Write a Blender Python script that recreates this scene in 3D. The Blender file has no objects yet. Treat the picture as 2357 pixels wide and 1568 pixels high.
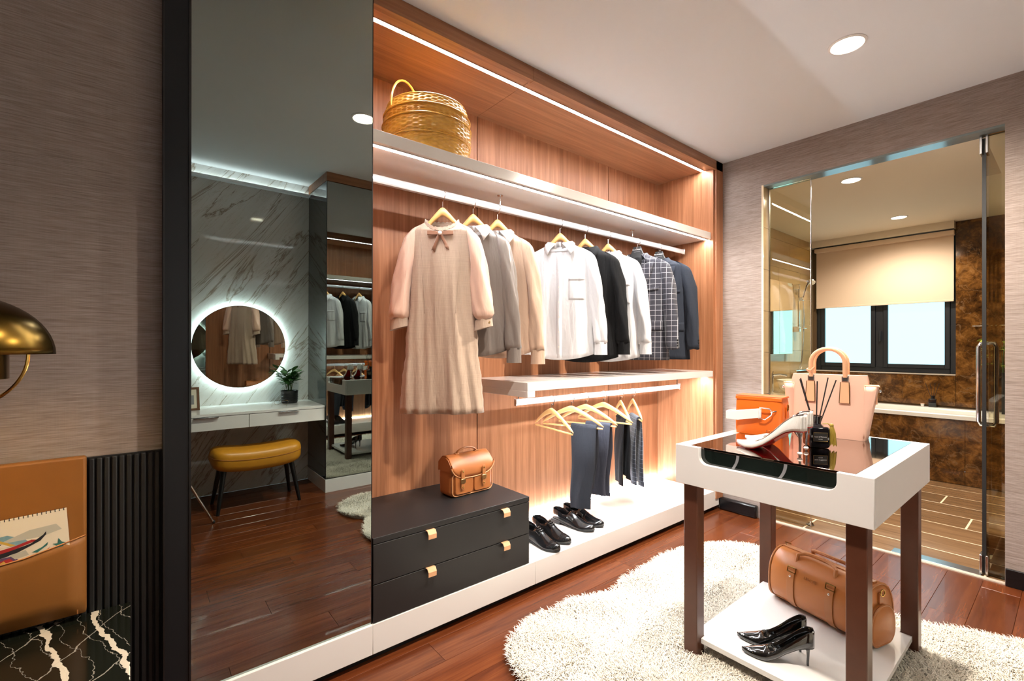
import bpy, bmesh, math, random
import numpy as np
from mathutils import Matrix, Vector
R = math.radians
random.seed(7)
rng = np.random.default_rng(7)
SC = bpy.context.scene
COL = SC.collection

# ------------------------------------------------------------------ camera, world, exposure
cam_d = bpy.data.cameras.new('camera'); cam = bpy.data.objects.new('camera', cam_d); COL.objects.link(cam)
cam.location = (0, 0, 1.24)
cam.rotation_euler = (R(90), 0, R(50.75 - 90))
cam_d.sensor_width = 36.0; cam_d.lens = 36.0 * 1071 / 2357
cam_d.shift_y = 15 / 2357; cam_d.clip_start = 0.03
SC.camera = cam
world = bpy.data.worlds.new('world'); SC.world = world; world.use_nodes = True
world.node_tree.nodes['Background'].inputs[0].default_value = (0.7, 0.85, 1, 1)
world.node_tree.nodes['Background'].inputs[1].default_value = 0.6
SC.view_settings.view_transform = 'Standard'; SC.view_settings.look = 'None'
SC.view_settings.exposure = 2.1; SC.view_settings.gamma = 1.0; SC.view_settings.use_curve_mapping = False
LED, LEDB, DOWN, HALO, WINDOW, PENDANT, SPOT, BSPOT = 34.0, 50.0, 16.0, 24.0, 0.50, 45.0, 94.0, 31.0   # strengths of the lamps in the room
try:
    SC.cycles.max_bounces = 7; SC.cycles.glossy_bounces = 6; SC.cycles.diffuse_bounces = 3
    SC.cycles.sample_clamp_indirect = 6.0; SC.cycles.use_light_tree = False
except Exception: pass

# ------------------------------------------------------------------ materials
MATS = {}
class G:
    def __init__(s, name):
        s.m = bpy.data.materials.new(name); s.m.use_nodes = True; s.t = s.m.node_tree
        s.b = s.t.nodes['Principled BSDF']; MATS[name] = s.m
    def n(s, kind, **kw):
        nd = s.t.nodes.new(kind)
        for k, v in kw.items():
            if k[0] == '_':
                setattr(nd, k[1:], v)
        return nd
    def put(s, inp, v):
        if hasattr(v, 'is_output') or isinstance(v, bpy.types.NodeSocket): s.t.links.new(v, inp)
        else: inp.default_value = v
    def coord(s, kind='Object'):
        if kind == 'World': return s.n('ShaderNodeNewGeometry').outputs['Position']
        return s.n('ShaderNodeTexCoord').outputs[kind]
    def mapv(s, vec, scale=(1, 1, 1), rot=(0, 0, 0), loc=(0, 0, 0)):
        nd = s.n('ShaderNodeMapping'); s.put(nd.inputs['Vector'], vec)
        nd.inputs['Scale'].default_value = scale; nd.inputs['Rotation'].default_value = rot; nd.inputs['Location'].default_value = loc
        return nd.outputs[0]
    def noise(s, vec, scale=5, detail=4, rough=.55, dist=0):
        nd = s.n('ShaderNodeTexNoise'); s.put(nd.inputs['Vector'], vec); nd.inputs['Scale'].default_value = scale
        nd.inputs['Detail'].default_value = detail; nd.inputs['Roughness'].default_value = rough; nd.inputs['Distortion'].default_value = dist
        return nd.outputs['Fac']
    def math(s, op, a, b=0.0, c=None):
        nd = s.n('ShaderNodeMath', _operation=op); s.put(nd.inputs[0], a); s.put(nd.inputs[1], b)
        if c is not None: s.put(nd.inputs[2], c)
        return nd.outputs[0]
    def ramp(s, fac, stops):
        nd = s.n('ShaderNodeValToRGB'); s.put(nd.inputs[0], fac); cr = nd.color_ramp
        while len(cr.elements) < len(stops): cr.elements.new(0.5)
        for e, (p, c) in zip(cr.elements, stops):
            e.position = p; e.color = c if len(c) == 4 else (*c, 1)
        return nd.outputs[0]
    def mix(s, fac, a, b, mode='MIX'):
        nd = s.n('ShaderNodeMix', _data_type='RGBA', _blend_type=mode)
        s.put(nd.inputs[0], fac); s.put(nd.inputs[6], a if not isinstance(a, tuple) else (*a[:3], 1)); s.put(nd.inputs[7], b if not isinstance(b, tuple) else (*b[:3], 1))
        return nd.outputs[2]
    def bump(s, h, strength=.3, dist=.002):
        nd = s.n('ShaderNodeBump'); s.put(nd.inputs['Height'], h); nd.inputs['Strength'].default_value = strength; nd.inputs['Distance'].default_value = dist
        s.t.links.new(nd.outputs[0], s.b.inputs['Normal'])
    def sets(s, col=None, rough=None, metal=None, spec=None, coat=None, sheen=None, trans=None, emit=None, coat_rough=None):
        I = s.b.inputs
        if col is not None: s.put(I['Base Color'], (*col[:3], 1) if isinstance(col, tuple) else col)
        if rough is not None: s.put(I['Roughness'], rough)
        if metal is not None: s.put(I['Metallic'], metal)
        if spec is not None: s.put(I['Specular IOR Level'], spec)
        if coat is not None: s.put(I['Coat Weight'], coat)
        if coat_rough is not None: s.put(I['Coat Roughness'], coat_rough)
        if sheen is not None: s.put(I['Sheen Weight'], sheen)
        return s.m
def plain(name, col, rough=.5, metal=0., spec=.5, coat=0., bump=None, var=None, sheen=0., coord='Object', coat_rough=.05):
    g = G(name); c = col
    if bump or var:
        v = g.coord(coord)
        if var: c = g.mix(g.noise(v, var[0], 3), tuple(x * (1 - var[1]) for x in col), tuple(min(1, x * (1 + var[1])) for x in col))
        if bump: g.bump(g.noise(v, bump[0], 4), bump[1], bump[2] if len(bump) > 2 else .002)
    g.sets(c, rough, metal, spec, coat, sheen, coat_rough=coat_rough); return g.m
def emit(name, col, strength):
    g = G(name); g.sets((0, 0, 0), .5); g.b.inputs['Emission Color'].default_value = (*col, 1); g.b.inputs['Emission Strength'].default_value = strength; return g.m
def wood(name, c0, c1, c2, stretch, rough=.42, coord='World', rnd=0., coat=0., spec=.4):
    g = G(name); v = g.coord(coord)
    if rnd:
        oi = g.n('ShaderNodeObjectInfo'); add = g.n('ShaderNodeVectorMath', _operation='ADD'); s_ = g.math('MULTIPLY', oi.outputs['Random'], 37.0)
        g.put(add.inputs[0], v); g.put(add.inputs[1], s_); v = add.outputs[0]
    m = g.mapv(v, stretch)
    a = g.noise(m, 1.0, 6, .6, .6); b = g.noise(m, 4.5, 4, .6)
    f = g.math('ADD', g.math('MULTIPLY', a, .7), g.math('MULTIPLY', b, .3))
    c = g.ramp(f, [(.32, c0), (.5, c1), (.68, c2)])
    if rnd:
        k = g.math('MULTIPLY_ADD', oi.outputs['Random'], rnd, 1 - rnd / 2); nd = g.n('ShaderNodeVectorMath', _operation='SCALE')
        g.put(nd.inputs[0], c); g.put(nd.inputs[3], k); c = nd.outputs[0]
    g.sets(c, rough, 0, spec, coat); g.bump(b, .06, .001); return g.m
def cloth(name, col, rough=.85, sheen=.3, var=.12, weave=900, fine=.25, spec=.2):
    g = G(name); v = g.coord('Object')
    a = g.noise(g.mapv(v, (weave, weave, 12)), 1, 2); b = g.noise(g.mapv(v, (12, 12, weave)), 1, 2)
    f = g.math('ADD', g.math('MULTIPLY', a, .5), g.math('MULTIPLY', b, .5))
    c = g.mix(f, tuple(x * (1 - var) for x in col), tuple(min(1, x * (1 + var)) for x in col))
    g.sets(c, rough, 0, spec, 0, sheen)
    big = g.noise(g.mapv(v, (16, 16, 3.2)), 1.3, 3, .5, 1.1); n1 = g.n('ShaderNodeBump'); g.put(n1.inputs['Height'], big); n1.inputs['Strength'].default_value = .55; n1.inputs['Distance'].default_value = .014
    g.bump(f, fine, .0006); g.t.links.new(n1.outputs[0], g.b.inputs['Normal'].links[0].from_node.inputs['Normal']); return g.m
def satin(name, col):
    g = G(name); v = g.coord('Object'); h = g.noise(g.mapv(v, (9, 9, 2.2)), 1.6, 3, .5, .8); g.sets(col, .36, 0, .6, 0, .3); g.bump(h, .5, .02); return g.m
def glass(name, tint, refl=1.0):
    g = G(name); t = g.t; t.nodes.remove(g.b)
    tr = g.n('ShaderNodeBsdfTransparent'); tr.inputs[0].default_value = (*tint, 1); gl = g.n('ShaderNodeBsdfGlossy'); gl.inputs['Roughness'].default_value = 0
    gl.inputs[0].default_value = (refl, refl, refl, 1); fr = g.n('ShaderNodeFresnel'); fr.inputs[0].default_value = 1.5
    mx = g.n('ShaderNodeMixShader'); t.links.new(fr.outputs[0], mx.inputs[0]); t.links.new(tr.outputs[0], mx.inputs[1]); t.links.new(gl.outputs[0], mx.inputs[2])
    t.links.new(mx.outputs[0], t.nodes['Material Output'].inputs[0]); return g.m
def marble(name, base, mid, vein, rot, scale, rough, width=.06, coord='World', vein2=None):
    g = G(name); v = g.coord(coord); m = g.mapv(g.mapv(v, rot=rot), scale)
    d = g.noise(m, .9, 6, .62, 1.2); cloud = g.noise(m, 1.7, 5, .6, .5)
    r1 = g.math('ABSOLUTE', g.math('SUBTRACT', d, .5)); r2 = g.math('ABSOLUTE', g.math('SUBTRACT', g.noise(m, 2.6, 7, .65, 1.0), .5))
    c = g.mix(g.ramp(cloud, [(.35, (0, 0, 0)), (.7, (1, 1, 1))]), base, mid)
    c = g.mix(g.ramp(r2, [(0, (.55, .55, .55)), (width * .6, (0, 0, 0))]), c, vein2 or vein)
    c = g.mix(g.ramp(r1, [(0, (1, 1, 1)), (width * .25, (.6, .6, .6)), (width, (0, 0, 0))]), c, vein)
    g.sets(c, rough, 0, .5); return g.m

plain('white_lacquer', (.88, .86, .84), .16, spec=.5, coat=.3)
plain('white_matte', (.80, .77, .74), .35)
plain('shelf_white', (.86, .81, .77), .22, coat=.2)
plain('ceiling_paint', (.71, .72, .735), .9)
plain('bath_ceiling', (.82, .72, .57), .9)
plain('black_trim', (.007, .008, .010), .5, spec=.3)
plain('black_edge', (.004, .004, .004), .4)
plain('black_lacquer', (.013, .0135, .0145), .42, bump=(600, .05, .0004), var=(80, .15))
plain('reveal_tile', (.20, .235, .235), .12); plain('chrome', (.82, .83, .85), .12, 1.)
plain('steel', (.62, .63, .64), .22, 1.)
plain('rail_metal', (.9, .92, .94), .22, .6)
plain('brass', (.60, .38, .10), .20, 1.); plain('lamp_brass', (.11, .062, .011), .26, 1.)
plain('brass_dark', (.18, .10, .025), .28, 1.)
plain('antique_brass', (.45, .30, .13), .3, 1.)
plain('gold_thread', (.34, .24, .03), .5)
plain('tan_leather', (.47, .160, .037), .34, spec=.5, bump=(420, .16, .0012), var=(9, .14))
plain('satchel_leather', (.42, .135, .033), .45, spec=.5, bump=(420, .14, .0012), var=(11, .16))
plain('edge_leather', (.62, .29, .12), .5)
plain('strap_leather', (.44, .165, .05), .4, bump=(400, .15, .001))
plain('tab_leather', (.80, .44, .23), .6)
plain('ochre_leather', (.66, .28, .02), .36, bump=(380, .12, .001), var=(8, .1))
plain('headboard_leather', (.25, .092, .012), .55, bump=(380, .12, .001), var=(10, .15))
plain('orange_leather', (.80, .155, .012), .38, bump=(500, .1, .001))
plain('orange_edge', (.55, .085, .01), .5)
plain('pink_leather', (.80, .50, .38), .42, bump=(700, .1, .0008))
plain('peach_leather', (.86, .47, .27), .42)
plain('cream_leather', (.88, .83, .76), .5)
plain('black_leather', (.008, .008, .009), .17, coat=.5, bump=(30, .08, .002))
plain('black_sole', (.012, .012, .012), .5)
plain('black_inner', (.006, .006, .006), .8)
plain('patent_black', (.004, .004, .004), .05, coat=1., bump=(28, .12, .003))
plain('red_sole', (.42, .012, .012), .2)
plain('silver', (.86, .86, .86), .1, 1.)
plain('nude_lining', (.85, .66, .58), .6)
plain('hanger_wood', (.80, .43, .14), .35, coat=.2, var=(14, .12))
plain('pale_hanger_wood', (.70, .40, .15), .38, coat=.2, var=(14, .1))
plain('hanger_plastic', (.012, .012, .013), .35)
plain('print_white', (.85, .85, .85), .6)
plain('label_black', (.01, .01, .01), .6)
plain('pearl', (.88, .84, .78), .2, coat=.6)
plain('leg_brown', (.098, .033, .017), .32, var=(25, .2))
plain('stool_leg', (.006, .006, .006), .3)
plain('pot_black', (.012, .012, .013), .4)
plain('leaf_green', (.045, .17, .025), .38, var=(30, .35))
plain('leaf_lime', (.42, .50, .07), .5, var=(20, .3))
plain('stem_green', (.05, .10, .02), .6)
plain('soil', (.02, .013, .008), .9)
plain('bath_white', (.86, .82, .74), .15, coat=.3)
plain('towel', (.85, .82, .75), .95, bump=(300, .5, .003))
plain('paper', (.80, .72, .58), .8)
plain('ink_black', (.012, .012, .018), .8); plain('paint_red', (.42, .02, .02), .8); plain('paint_blue', (.20, .36, .42), .8, var=(60, .4))
plain('paint_teal', (.03, .16, .14), .8, var=(60, .4)); plain('paint_ochre', (.62, .38, .06), .8); plain('paint_violet', (.12, .06, .14), .8); plain('paint_grey', (.52, .50, .42), .8)
plain('frame_wood', (.16, .065, .025), .45)
plain('photo_grey', (.25, .25, .26), .3)
plain('aluminium_black', (.012, .014, .017), .4)
plain('blind_fabric', (.74, .56, .40), .9, bump=(900, .15, .0005))
plain('grout_light', (.88, .72, .50), .9); plain('grout_dark', (.02, .008, .004), .9); plain('grout_marble', (.10, .055, .02), .9)
plain('threshold', (.55, .47, .38), .4)
plain('baseboard_black', (.006, .006, .007), .25)
plain('rubber', (.01, .01, .01), .6)
plain('reed', (.01, .008, .008), .6)
plain('diffuser_liquid', (.008, .007, .010), .04, spec=.6, coat=1.)
plain('gold_line', (.55, .40, .16), .35, 1.)
plain('slat_black', (.005, .005, .005), .6)
plain('slat_groove', (.003, .003, .003), .7)
plain('dark_carcass', (.02, .015, .012), .6)
plain('mirror_tint', (.30, .345, .325), .0, 1.)
plain('cabinet_mirror', (.40, .42, .40), .0, 1.)
plain('cabinet_side', (.18, .195, .19), .03, 1.)
plain('mirror_clear', (.62, .61, .58), .0, 1.)
plain('bath_mirror', (.80, .78, .70), .0, 1.)
plain('table_glass', (.20, .115, .082), .015, 1., coat=1.)
plain('table_window', (.008, .012, .010), .04, spec=.7)
plain('bow_velvet', (.30, .13, .065), .5, sheen=.8)
plain('rug_base', (.82, .75, .63), .95)
plain('slate_shoe', (.01, .01, .01), .3)
emit('led_white', (.97, .98, 1), LED * .85); emit('led_mid', (.90, .95, 1), LED * 1.5); emit('led_base', (.80, .91, 1), LEDB); emit('led_cove', (.90, .96, 1), LED * .14); emit('led_halo', (.80, .96, 1), HALO)
emit('downlight_lens', (1, .86, .66), DOWN); emit('window_daylight', (.40, .86, 1.0), WINDOW); emit('pendant_bulb', (1, .66, .26), PENDANT)
glass('bath_glass', (.93, .91, .80)); glass('clear_glass', (.92, .93, .93)); glass('smoke_glass', (.16, .14, .15))
wood('veneer_v', (.265, .100, .042), (.40, .166, .077), (.54, .255, .132), (34, 34, 1.0))
wood('veneer_h', (.21, .085, .036), (.30, .130, .060), (.40, .185, .092), (1.0, 30, 30))
wood('floor_wood', (.070, .0155, .0048), (.118, .029, .0085), (.172, .049, .0135), (1.6, 26, 10), rough=.23, coord='Object', rnd=.28, coat=.12, spec=.4)
wood('bath_floor_tile', (.17, .09, .042), (.24, .135, .065), (.31, .18, .09), (26, 2.2, 8), rough=.16, coord='Object', rnd=.25, coat=.2)
marble('marble_white', (.70, .68, .64), (.80, .79, .77), (.33, .26, .19), (0, R(-36), 0), (4.6, 4.6, .55), .06, .022, vein2=(.52, .46, .38))
g = G('marble_brown'); v = g.coord('World'); f = g.noise(v, 11, 10, .74, .5); f2 = g.noise(v, 2.4, 6, .6, .4); fv = g.math('ABSOLUTE', g.math('SUBTRACT', g.noise(v, 4.2, 5, .5, .9), .5))
c = g.ramp(g.math('ADD', g.math('MULTIPLY', f, .65), g.math('MULTIPLY', f2, .35)), [(.36, (.016, .006, .002)), (.47, (.085, .034, .008)), (.56, (.21, .088, .019)), (.68, (.38, .20, .065))]); c = g.mix(g.ramp(fv, [(0, (.55, .55, .55)), (.012, (0, 0, 0))]), c, (.24, .14, .065)); g.sets(c, .1, 0, .5)
g = G('marble_black'); v = g.coord('World'); sx = g.n('ShaderNodeSeparateXYZ'); g.put(sx.inputs[0], v); nz = g.noise(v, 9, 5, .55); nw = g.noise(v, 26, 4, .6)
def vein(kx, ky, per, w, amp, off):
    s_ = g.math('ADD', g.math('ADD', g.math('MULTIPLY', sx.outputs[0], kx), g.math('MULTIPLY', sx.outputs[1], ky)), g.math('MULTIPLY', nz, amp)); d = g.math('ABSOLUTE', g.math('SUBTRACT', g.math('FRACT', g.math('MULTIPLY_ADD', s_, 1 / per, 20 + off)), .5))
    return g.math('LESS_THAN', d, g.math('MULTIPLY', nw, w))
c = g.mix(vein(1, .22, .105, .11, .07, .30), (.008, .009, .006), (.62, .55, .44)); c = g.mix(g.math('MULTIPLY', vein(.8, -.5, .13, .022, .05, .1), .55), c, (.5, .45, .38)); c = g.mix(g.math('MULTIPLY', vein(1, .3, .046, .03, .09, .7), .5), c, (.5, .45, .38)); g.sets(c, .12)
g = G('wall_tile'); v = g.coord('World'); c = g.mix(g.noise(g.mapv(v, (1.2, 9, 9)), 2, 5), (.44, .30, .15), (.56, .41, .23)); g.sets(c, .12, 0, .5, .2)
def grasscloth(name, along, c0, c1):
    g = G(name); v = g.coord('World'); st = (5, 5, 520); st2 = (16, 16, 260); st3 = (400, 400, 6)
    a = g.noise(g.mapv(v, st), 1, 3, .7); b = g.noise(g.mapv(v, st2), 1, 4, .6); e = g.noise(g.mapv(v, st3), 1, 2)
    f = g.math('ADD', g.math('MULTIPLY', a, .52), g.math('ADD', g.math('MULTIPLY', b, .42), g.math('MULTIPLY', e, .06)))
    g.sets(g.ramp(f, [(.36, c0), (.62, c1)]), .8, 0, .2, 0, .2); g.bump(f, .5, .0015)
grasscloth('wallpaper', 0, (.200, .152, .128), (.405, .332, .298))
cloth('linen', (.50, .37, .28), var=.30, weave=600); satin('satin_blush', (.76, .50, .38)); satin('satin_grey', (.21, .172, .150)); satin('satin_tan', (.62, .42, .30))
cloth('collar_grey', (.62, .58, .56), var=.05); cloth('cotton_white', (.70, .70, .72), var=.03, sheen=.1, fine=.12); cloth('cotton_black', (.009, .009, .010), var=.2, sheen=.02); cloth('wool_navy', (.026, .031, .044), var=.25, sheen=.04); cloth('wool_slate', (.042, .045, .062), var=.25, sheen=.04); cloth('wool_ink', (.026, .029, .038), var=.25, sheen=.04); cloth('wool_black', (.006, .006, .0075), var=.25, sheen=.02)
def check(name, base, line, s, w):
    g = G(name); v = g.coord('Object'); sx = g.n('ShaderNodeSeparateXYZ'); g.put(sx.inputs[0], v)
    def ln(o, off): return g.math('GREATER_THAN', g.math('ABSOLUTE', g.math('SUBTRACT', g.math('FRACT', g.math('MULTIPLY_ADD', o, 1 / s, 40.0 + off)), .5)), .5 - w)
    f = g.math('MAXIMUM', ln(sx.outputs[0], .2), ln(sx.outputs[2], .0)); nz = g.noise(g.mapv(v, (600, 600, 600)), 1, 2)
    c = g.mix(f, g.mix(nz, tuple(x * .6 for x in base), tuple(x * 1.4 for x in base)), line); g.sets(c, .85, 0, .2, 0, .3)
check('wool_check', (.042, .042, .055), (.62, .62, .66), .036, .022); check('trouser_check', (.024, .028, .042), (.20, .23, .30), .03, .025)
g = G('wicker'); v = g.coord('Object'); g.sets(g.mix(g.noise(v, 40, 4), (.60, .27, .02), (.90, .50, .08)), .32, 0, .5, .35); g.bump(g.noise(v, 260, 3), .3, .001)
g = G('white_glitter'); v = g.coord('Object'); nz = g.noise(v, 700, 2); g.sets(g.mix(nz, (.70, .67, .62), (.96, .95, .92)), .4, 0., .6); g.bump(nz, .6, .001)
g = G('rug_wool'); hi = g.n('ShaderNodeNewGeometry'); v = hi.outputs['Position']; g.sets(g.mix(g.noise(v, 9, 4), (.76, .67, .53), (.90, .86, .78)), .9, 0, .1, 0, .3)

# ------------------------------------------------------------------ mesh helpers
def lerp(a, b, t): return a + (b - a) * t
class M:
    def __init__(s): s.v = []; s.f = []
    def add(s, vs, fs):
        o = len(s.v); s.v += [tuple(map(float, p)) for p in vs]; s.f += [tuple(i + o for i in f) for f in fs]; return s
    def box(s, x0, x1, y0, y1, z0, z1):
        return s.add([(x, y, z) for z in (z0, z1) for y in (y0, y1) for x in (x0, x1)], [(0, 2, 3, 1), (4, 5, 7, 6), (0, 1, 5, 4), (2, 6, 7, 3), (0, 4, 6, 2), (1, 3, 7, 5)])
    def cham(s, lx, ly, lz, c):                          # slab with a chamfered top edge, top at z=0, centred on x, y
        a, b = lx / 2, ly / 2
        lo = [(-a, -b), (a, -b), (a, b), (-a, b)]; hi = [(-a + c, -b + c), (a - c, -b + c), (a - c, b - c), (-a + c, b - c)]
        return s.loft([[(x, y, -lz) for x, y in lo], [(x, y, -c) for x, y in lo], [(x, y, 0) for x, y in hi]], cap=(True, True))
    def loft(s, rings, closed=True, cap=(False, False)):
        n = len(rings[0]); o = len(s.v)
        for r in rings: s.v += [tuple(map(float, p)) for p in r]
        for i in range(len(rings) - 1):
            for j in range(n if closed else n - 1):
                k = (j + 1) % n; s.f.append((o + i * n + j, o + i * n + k, o + (i + 1) * n + k, o + (i + 1) * n + j))
        if cap[0]: s.f.append(tuple(o + j for j in range(n))[::-1])
        if cap[1]: s.f.append(tuple(o + (len(rings) - 1) * n + j for j in range(n)))
        return s
    def tube(s, pts, r, n=8, closed=False, flat=1.0):
        P = [Vector(p) for p in pts]; rings = []; up = None
        for i, p in enumerate(P):
            if closed: t = P[(i + 1) % len(P)] - P[i - 1]
            else: t = P[min(i + 1, len(P) - 1)] - P[max(i - 1, 0)]
            t.normalize()
            if up is None:
                up = Vector((0, 0, 1)) if abs(t.z) < .9 else Vector((1, 0, 0))
            u = up - t * up.dot(t); u.normalize(); w = t.cross(u); up = u
            rr = r[i] if isinstance(r, (list, tuple)) else r
            rings.append([p + u * rr * flat * math.sin(2 * math.pi * k / n) + w * rr * math.cos(2 * math.pi * k / n) for k in range(n)])
        if closed: rings.append(rings[0])
        return s.loft(rings, True, (not closed, not closed))
    def lathe(s, prof, n=24, c=(0, 0, 0), caps=True, sx=1, sy=1):
        rings = [[(c[0] + r * sx * math.cos(2 * math.pi * k / n), c[1] + r * sy * math.sin(2 * math.pi * k / n), c[2] + z) for k in range(n)] for r, z in prof]
        return s.loft(rings, True, (caps, caps))
    def prism(s, poly, a0, a1, axis='y'):
        f = {'y': lambda p, a: (p[0], a, p[1]), 'x': lambda p, a: (a, p[0], p[1]), 'z': lambda p, a: (p[0], p[1], a)}[axis]
        n = len(poly); o = len(s.v); s.v += [tuple(map(float, f(p, a0))) for p in poly] + [tuple(map(float, f(p, a1))) for p in poly]
        s.f += [tuple(o + i for i in range(n)), tuple(o + n + i for i in range(n))[::-1]]
        s.f += [(o + i, o + n + i, o + n + (i + 1) % n, o + (i + 1) % n) for i in range(n)]
        return s
    def ball(s, c, r, n=12, sc=(1, 1, 1)):
        k = n // 2; return s.lathe([(max(1e-4, r * math.sin(math.pi * i / k)) , -r * math.cos(math.pi * i / k) * sc[2]) for i in range(k + 1)], n, c, True, sc[0], sc[1])
    def xf(s, mat): s.v = [tuple(mat @ Vector(p)) for p in s.v]; return s
    def mesh(s, name, smooth=False, ang=35):
        me = bpy.data.meshes.new(name); me.from_pydata(s.v, [], s.f)
        bm = bmesh.new(); bm.from_mesh(me); bmesh.ops.recalc_face_normals(bm, faces=bm.faces); bm.to_mesh(me); bm.free()
        if smooth:
            me.shade_smooth(); me.set_sharp_from_angle(angle=R(ang))
        return me
    def obj(s, name, mat, parent=None, smooth=False, bevel=0, seg=2, sub=0, loc=None, rot=None, ang=35, label=None):
        me = s.mesh(name, smooth, ang); me.materials.append(MATS[mat]); o = bpy.data.objects.new(name, me); COL.objects.link(o)
        if parent is not None: o.parent = parent
        if loc: o.location = loc
        if rot: o.rotation_euler = rot
        if bevel:
            b = o.modifiers.new('bevel', 'BEVEL'); b.width = bevel; b.segments = seg; b.limit_method = 'ANGLE'; b.angle_limit = R(32)
            if not smooth: me.shade_smooth(); me.set_sharp_from_angle(angle=R(32)); 
        if sub:
            b = o.modifiers.new('sub', 'SUBSURF'); b.levels = sub; b.render_levels = sub
        if label: o['label'] = label
        return o
def inst(src, parent, loc=(0, 0, 0), rot=(0, 0, 0), sc=(1, 1, 1)):
    o = src.copy(); COL.objects.link(o); o.parent = parent; o.location = loc; o.rotation_euler = rot; o.scale = sc; return o
def tag(o, label, cat, group=None):
    o['label'] = label; o['category'] = cat
    if group: o['group'] = group
    return o
def thing(name, label, cat, loc=(0, 0, 0), rz=0, group=None, rot=None):
    o = bpy.data.objects.new(name, None); COL.objects.link(o); o.location = loc; o.rotation_euler = rot or (0, 0, R(rz)); o.empty_display_size = .05
    return tag(o, label, cat, group)
def struct(o): o['kind'] = 'structure'; return o
def arc(cx, cz, r, a0, a1, n): return [(cx + r * math.cos(R(lerp(a0, a1, i / n))), cz + r * math.sin(R(lerp(a0, a1, i / n)))) for i in range(n + 1)]
def rrect(x0, x1, z0, z1, r, n=5): return arc(x1 - r, z1 - r, r, 0, 90, n) + arc(x0 + r, z1 - r, r, 90, 180, n) + arc(x0 + r, z0 + r, r, 180, 270, n) + arc(x1 - r, z0 + r, r, 270, 360, n)
def sup(w, d, p, n, z=0, cx=0, cy=0):
    out = []
    for k in range(n):
        a = 2 * math.pi * k / n; c, s_ = math.cos(a), math.sin(a)
        out.append((cx + w * math.copysign(abs(c) ** (2 / p), c), cy + d * math.copysign(abs(s_) ** (2 / p), s_), z))
    return out
def text(body, size, mat, parent, loc, rot, name='lettering', ext=.0004, sx=1.0):
    cu = bpy.data.curves.new(name, 'FONT'); cu.body = body; cu.size = size; cu.extrude = ext; cu.align_x = 'CENTER'; cu.align_y = 'CENTER'; cu.resolution_u = 3
    t = bpy.data.objects.new(name, cu); COL.objects.link(t); dg = bpy.context.evaluated_depsgraph_get(); me = bpy.data.meshes.new_from_object(t.evaluated_get(dg))
    bpy.data.objects.remove(t); me.materials.clear(); me.materials.append(MATS[mat]); o = bpy.data.objects.new(name, me); COL.objects.link(o); o.parent = parent; o.location = loc; o.rotation_euler = rot; o.scale = (sx, 1, 1); return o

# ------------------------------------------------------------------ the setting
CEIL, XW, YB, YF = 2.65, 3.52, -0.93, 1.757
floor = struct(M().box(-2.5, XW, YB, 2.4, -.06, -.014).obj('floor', 'grout_dark'))
pw, pl = .14, 1.22; cache = {}
def plank(x0, x1, y, parent, key, mat, swap=False, w=pw, gap=.0009, zt=0.0, th=.014, c=.0008):
    L = round(x1 - x0 - gap, 4)
    if (key, L) not in cache:
        m = M().cham(w - gap, L, th, c) if swap else M().cham(L, w - gap, th, c)
        me = m.mesh(key); me.materials.append(MATS[mat]); cache[(key, L)] = me
    o = bpy.data.objects.new(key, cache[(key, L)]); COL.objects.link(o); o.parent = parent
    o.location = (y, (x0 + x1) / 2, zt) if swap else ((x0 + x1) / 2, y, zt); return o
row = 0; y = YB + pw / 2
while y < 1.88:
    x = -2.5 - [0, .45, .87, .2, .66][row % 5]
    while x < XW:
        a, b = max(x, -2.5), min(x + pl, XW)
        if b - a > .03: plank(a, b, y, floor, 'plank', 'floor_wood')
        x += pl
    y += pw; row += 1
struct(M().box(-2.5, XW, YB, 2.4, CEIL, CEIL + .1).obj('ceiling', 'ceiling_paint'))
struct(M().box(-2.5, .075, 1.80, 1.92, 0, CEIL).obj('wall_left', 'wallpaper'))
struct(M().box(-2.62, -2.5, YB, 1.92, 0, CEIL).obj('wall_rear', 'wallpaper'))
struct(M().box(-2.62, XW, YB - .12, YB, 0, CEIL).obj('wall_back', 'marble_white'))
OY0, OY1, OZ = .252, 1.461, 2.405
wr = M().prism([(YB, 0), (OY0, 0), (OY0, OZ), (OY1, OZ), (OY1, 0), (2.40, 0), (2.40, CEIL + .1), (YB, CEIL + .1)], XW, XW + .11, 'x')
struct(wr.obj('wall_right', 'wallpaper'))
# opening lining
tl = M(); tl.box(XW - .001, XW + .112, OY1 - .012, OY1, 0, OZ); struct(tl.obj('trim_1', 'grout_light'))
lin = bpy.data.objects['trim_1']
for i in range(8):
    M().box(XW + .0, XW + .11, OY1 - .016, OY1 - .010, i * .30 + .002, min(OZ, (i + 1) * .30 - .002)).obj('tile', 'wall_tile', lin)
struct(M().box(XW + .002, XW + .11, OY0, OY1 - .012, OZ - .012, OZ).obj('trim_2', 'reveal_tile'))
struct(M().box(XW + .0, XW + .03, OY0, OY1 - .016, -.002, .006).obj('trim_3', 'threshold'))
# baseboards
struct(M().box(XW - .014, XW, YB + .5, OY0 - .002, 0, .092).obj('baseboard_right', 'baseboard_black', bevel=.003))
struct(M().box(XW - .045, XW, OY1 + .02, YF - .005, 0, .092).obj('baseboard_corner', 'baseboard_black', bevel=.012))
# fluted black wainscot on the bedroom wall
fl = struct(M().box(-1.2, .072, 1.786, 1.80, .0, .925).obj('trim_4', 'slat_groove'))
sl = M().box(-.0062, .0062, -.012, 0, .0, .920).obj('slat', 'slat_black', fl, bevel=.003); sl.location = (.060, 1.787, .003)
for i in range(1, 36): inst(sl, fl, (.060 - i * .0165, 1.787, .003))
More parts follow.
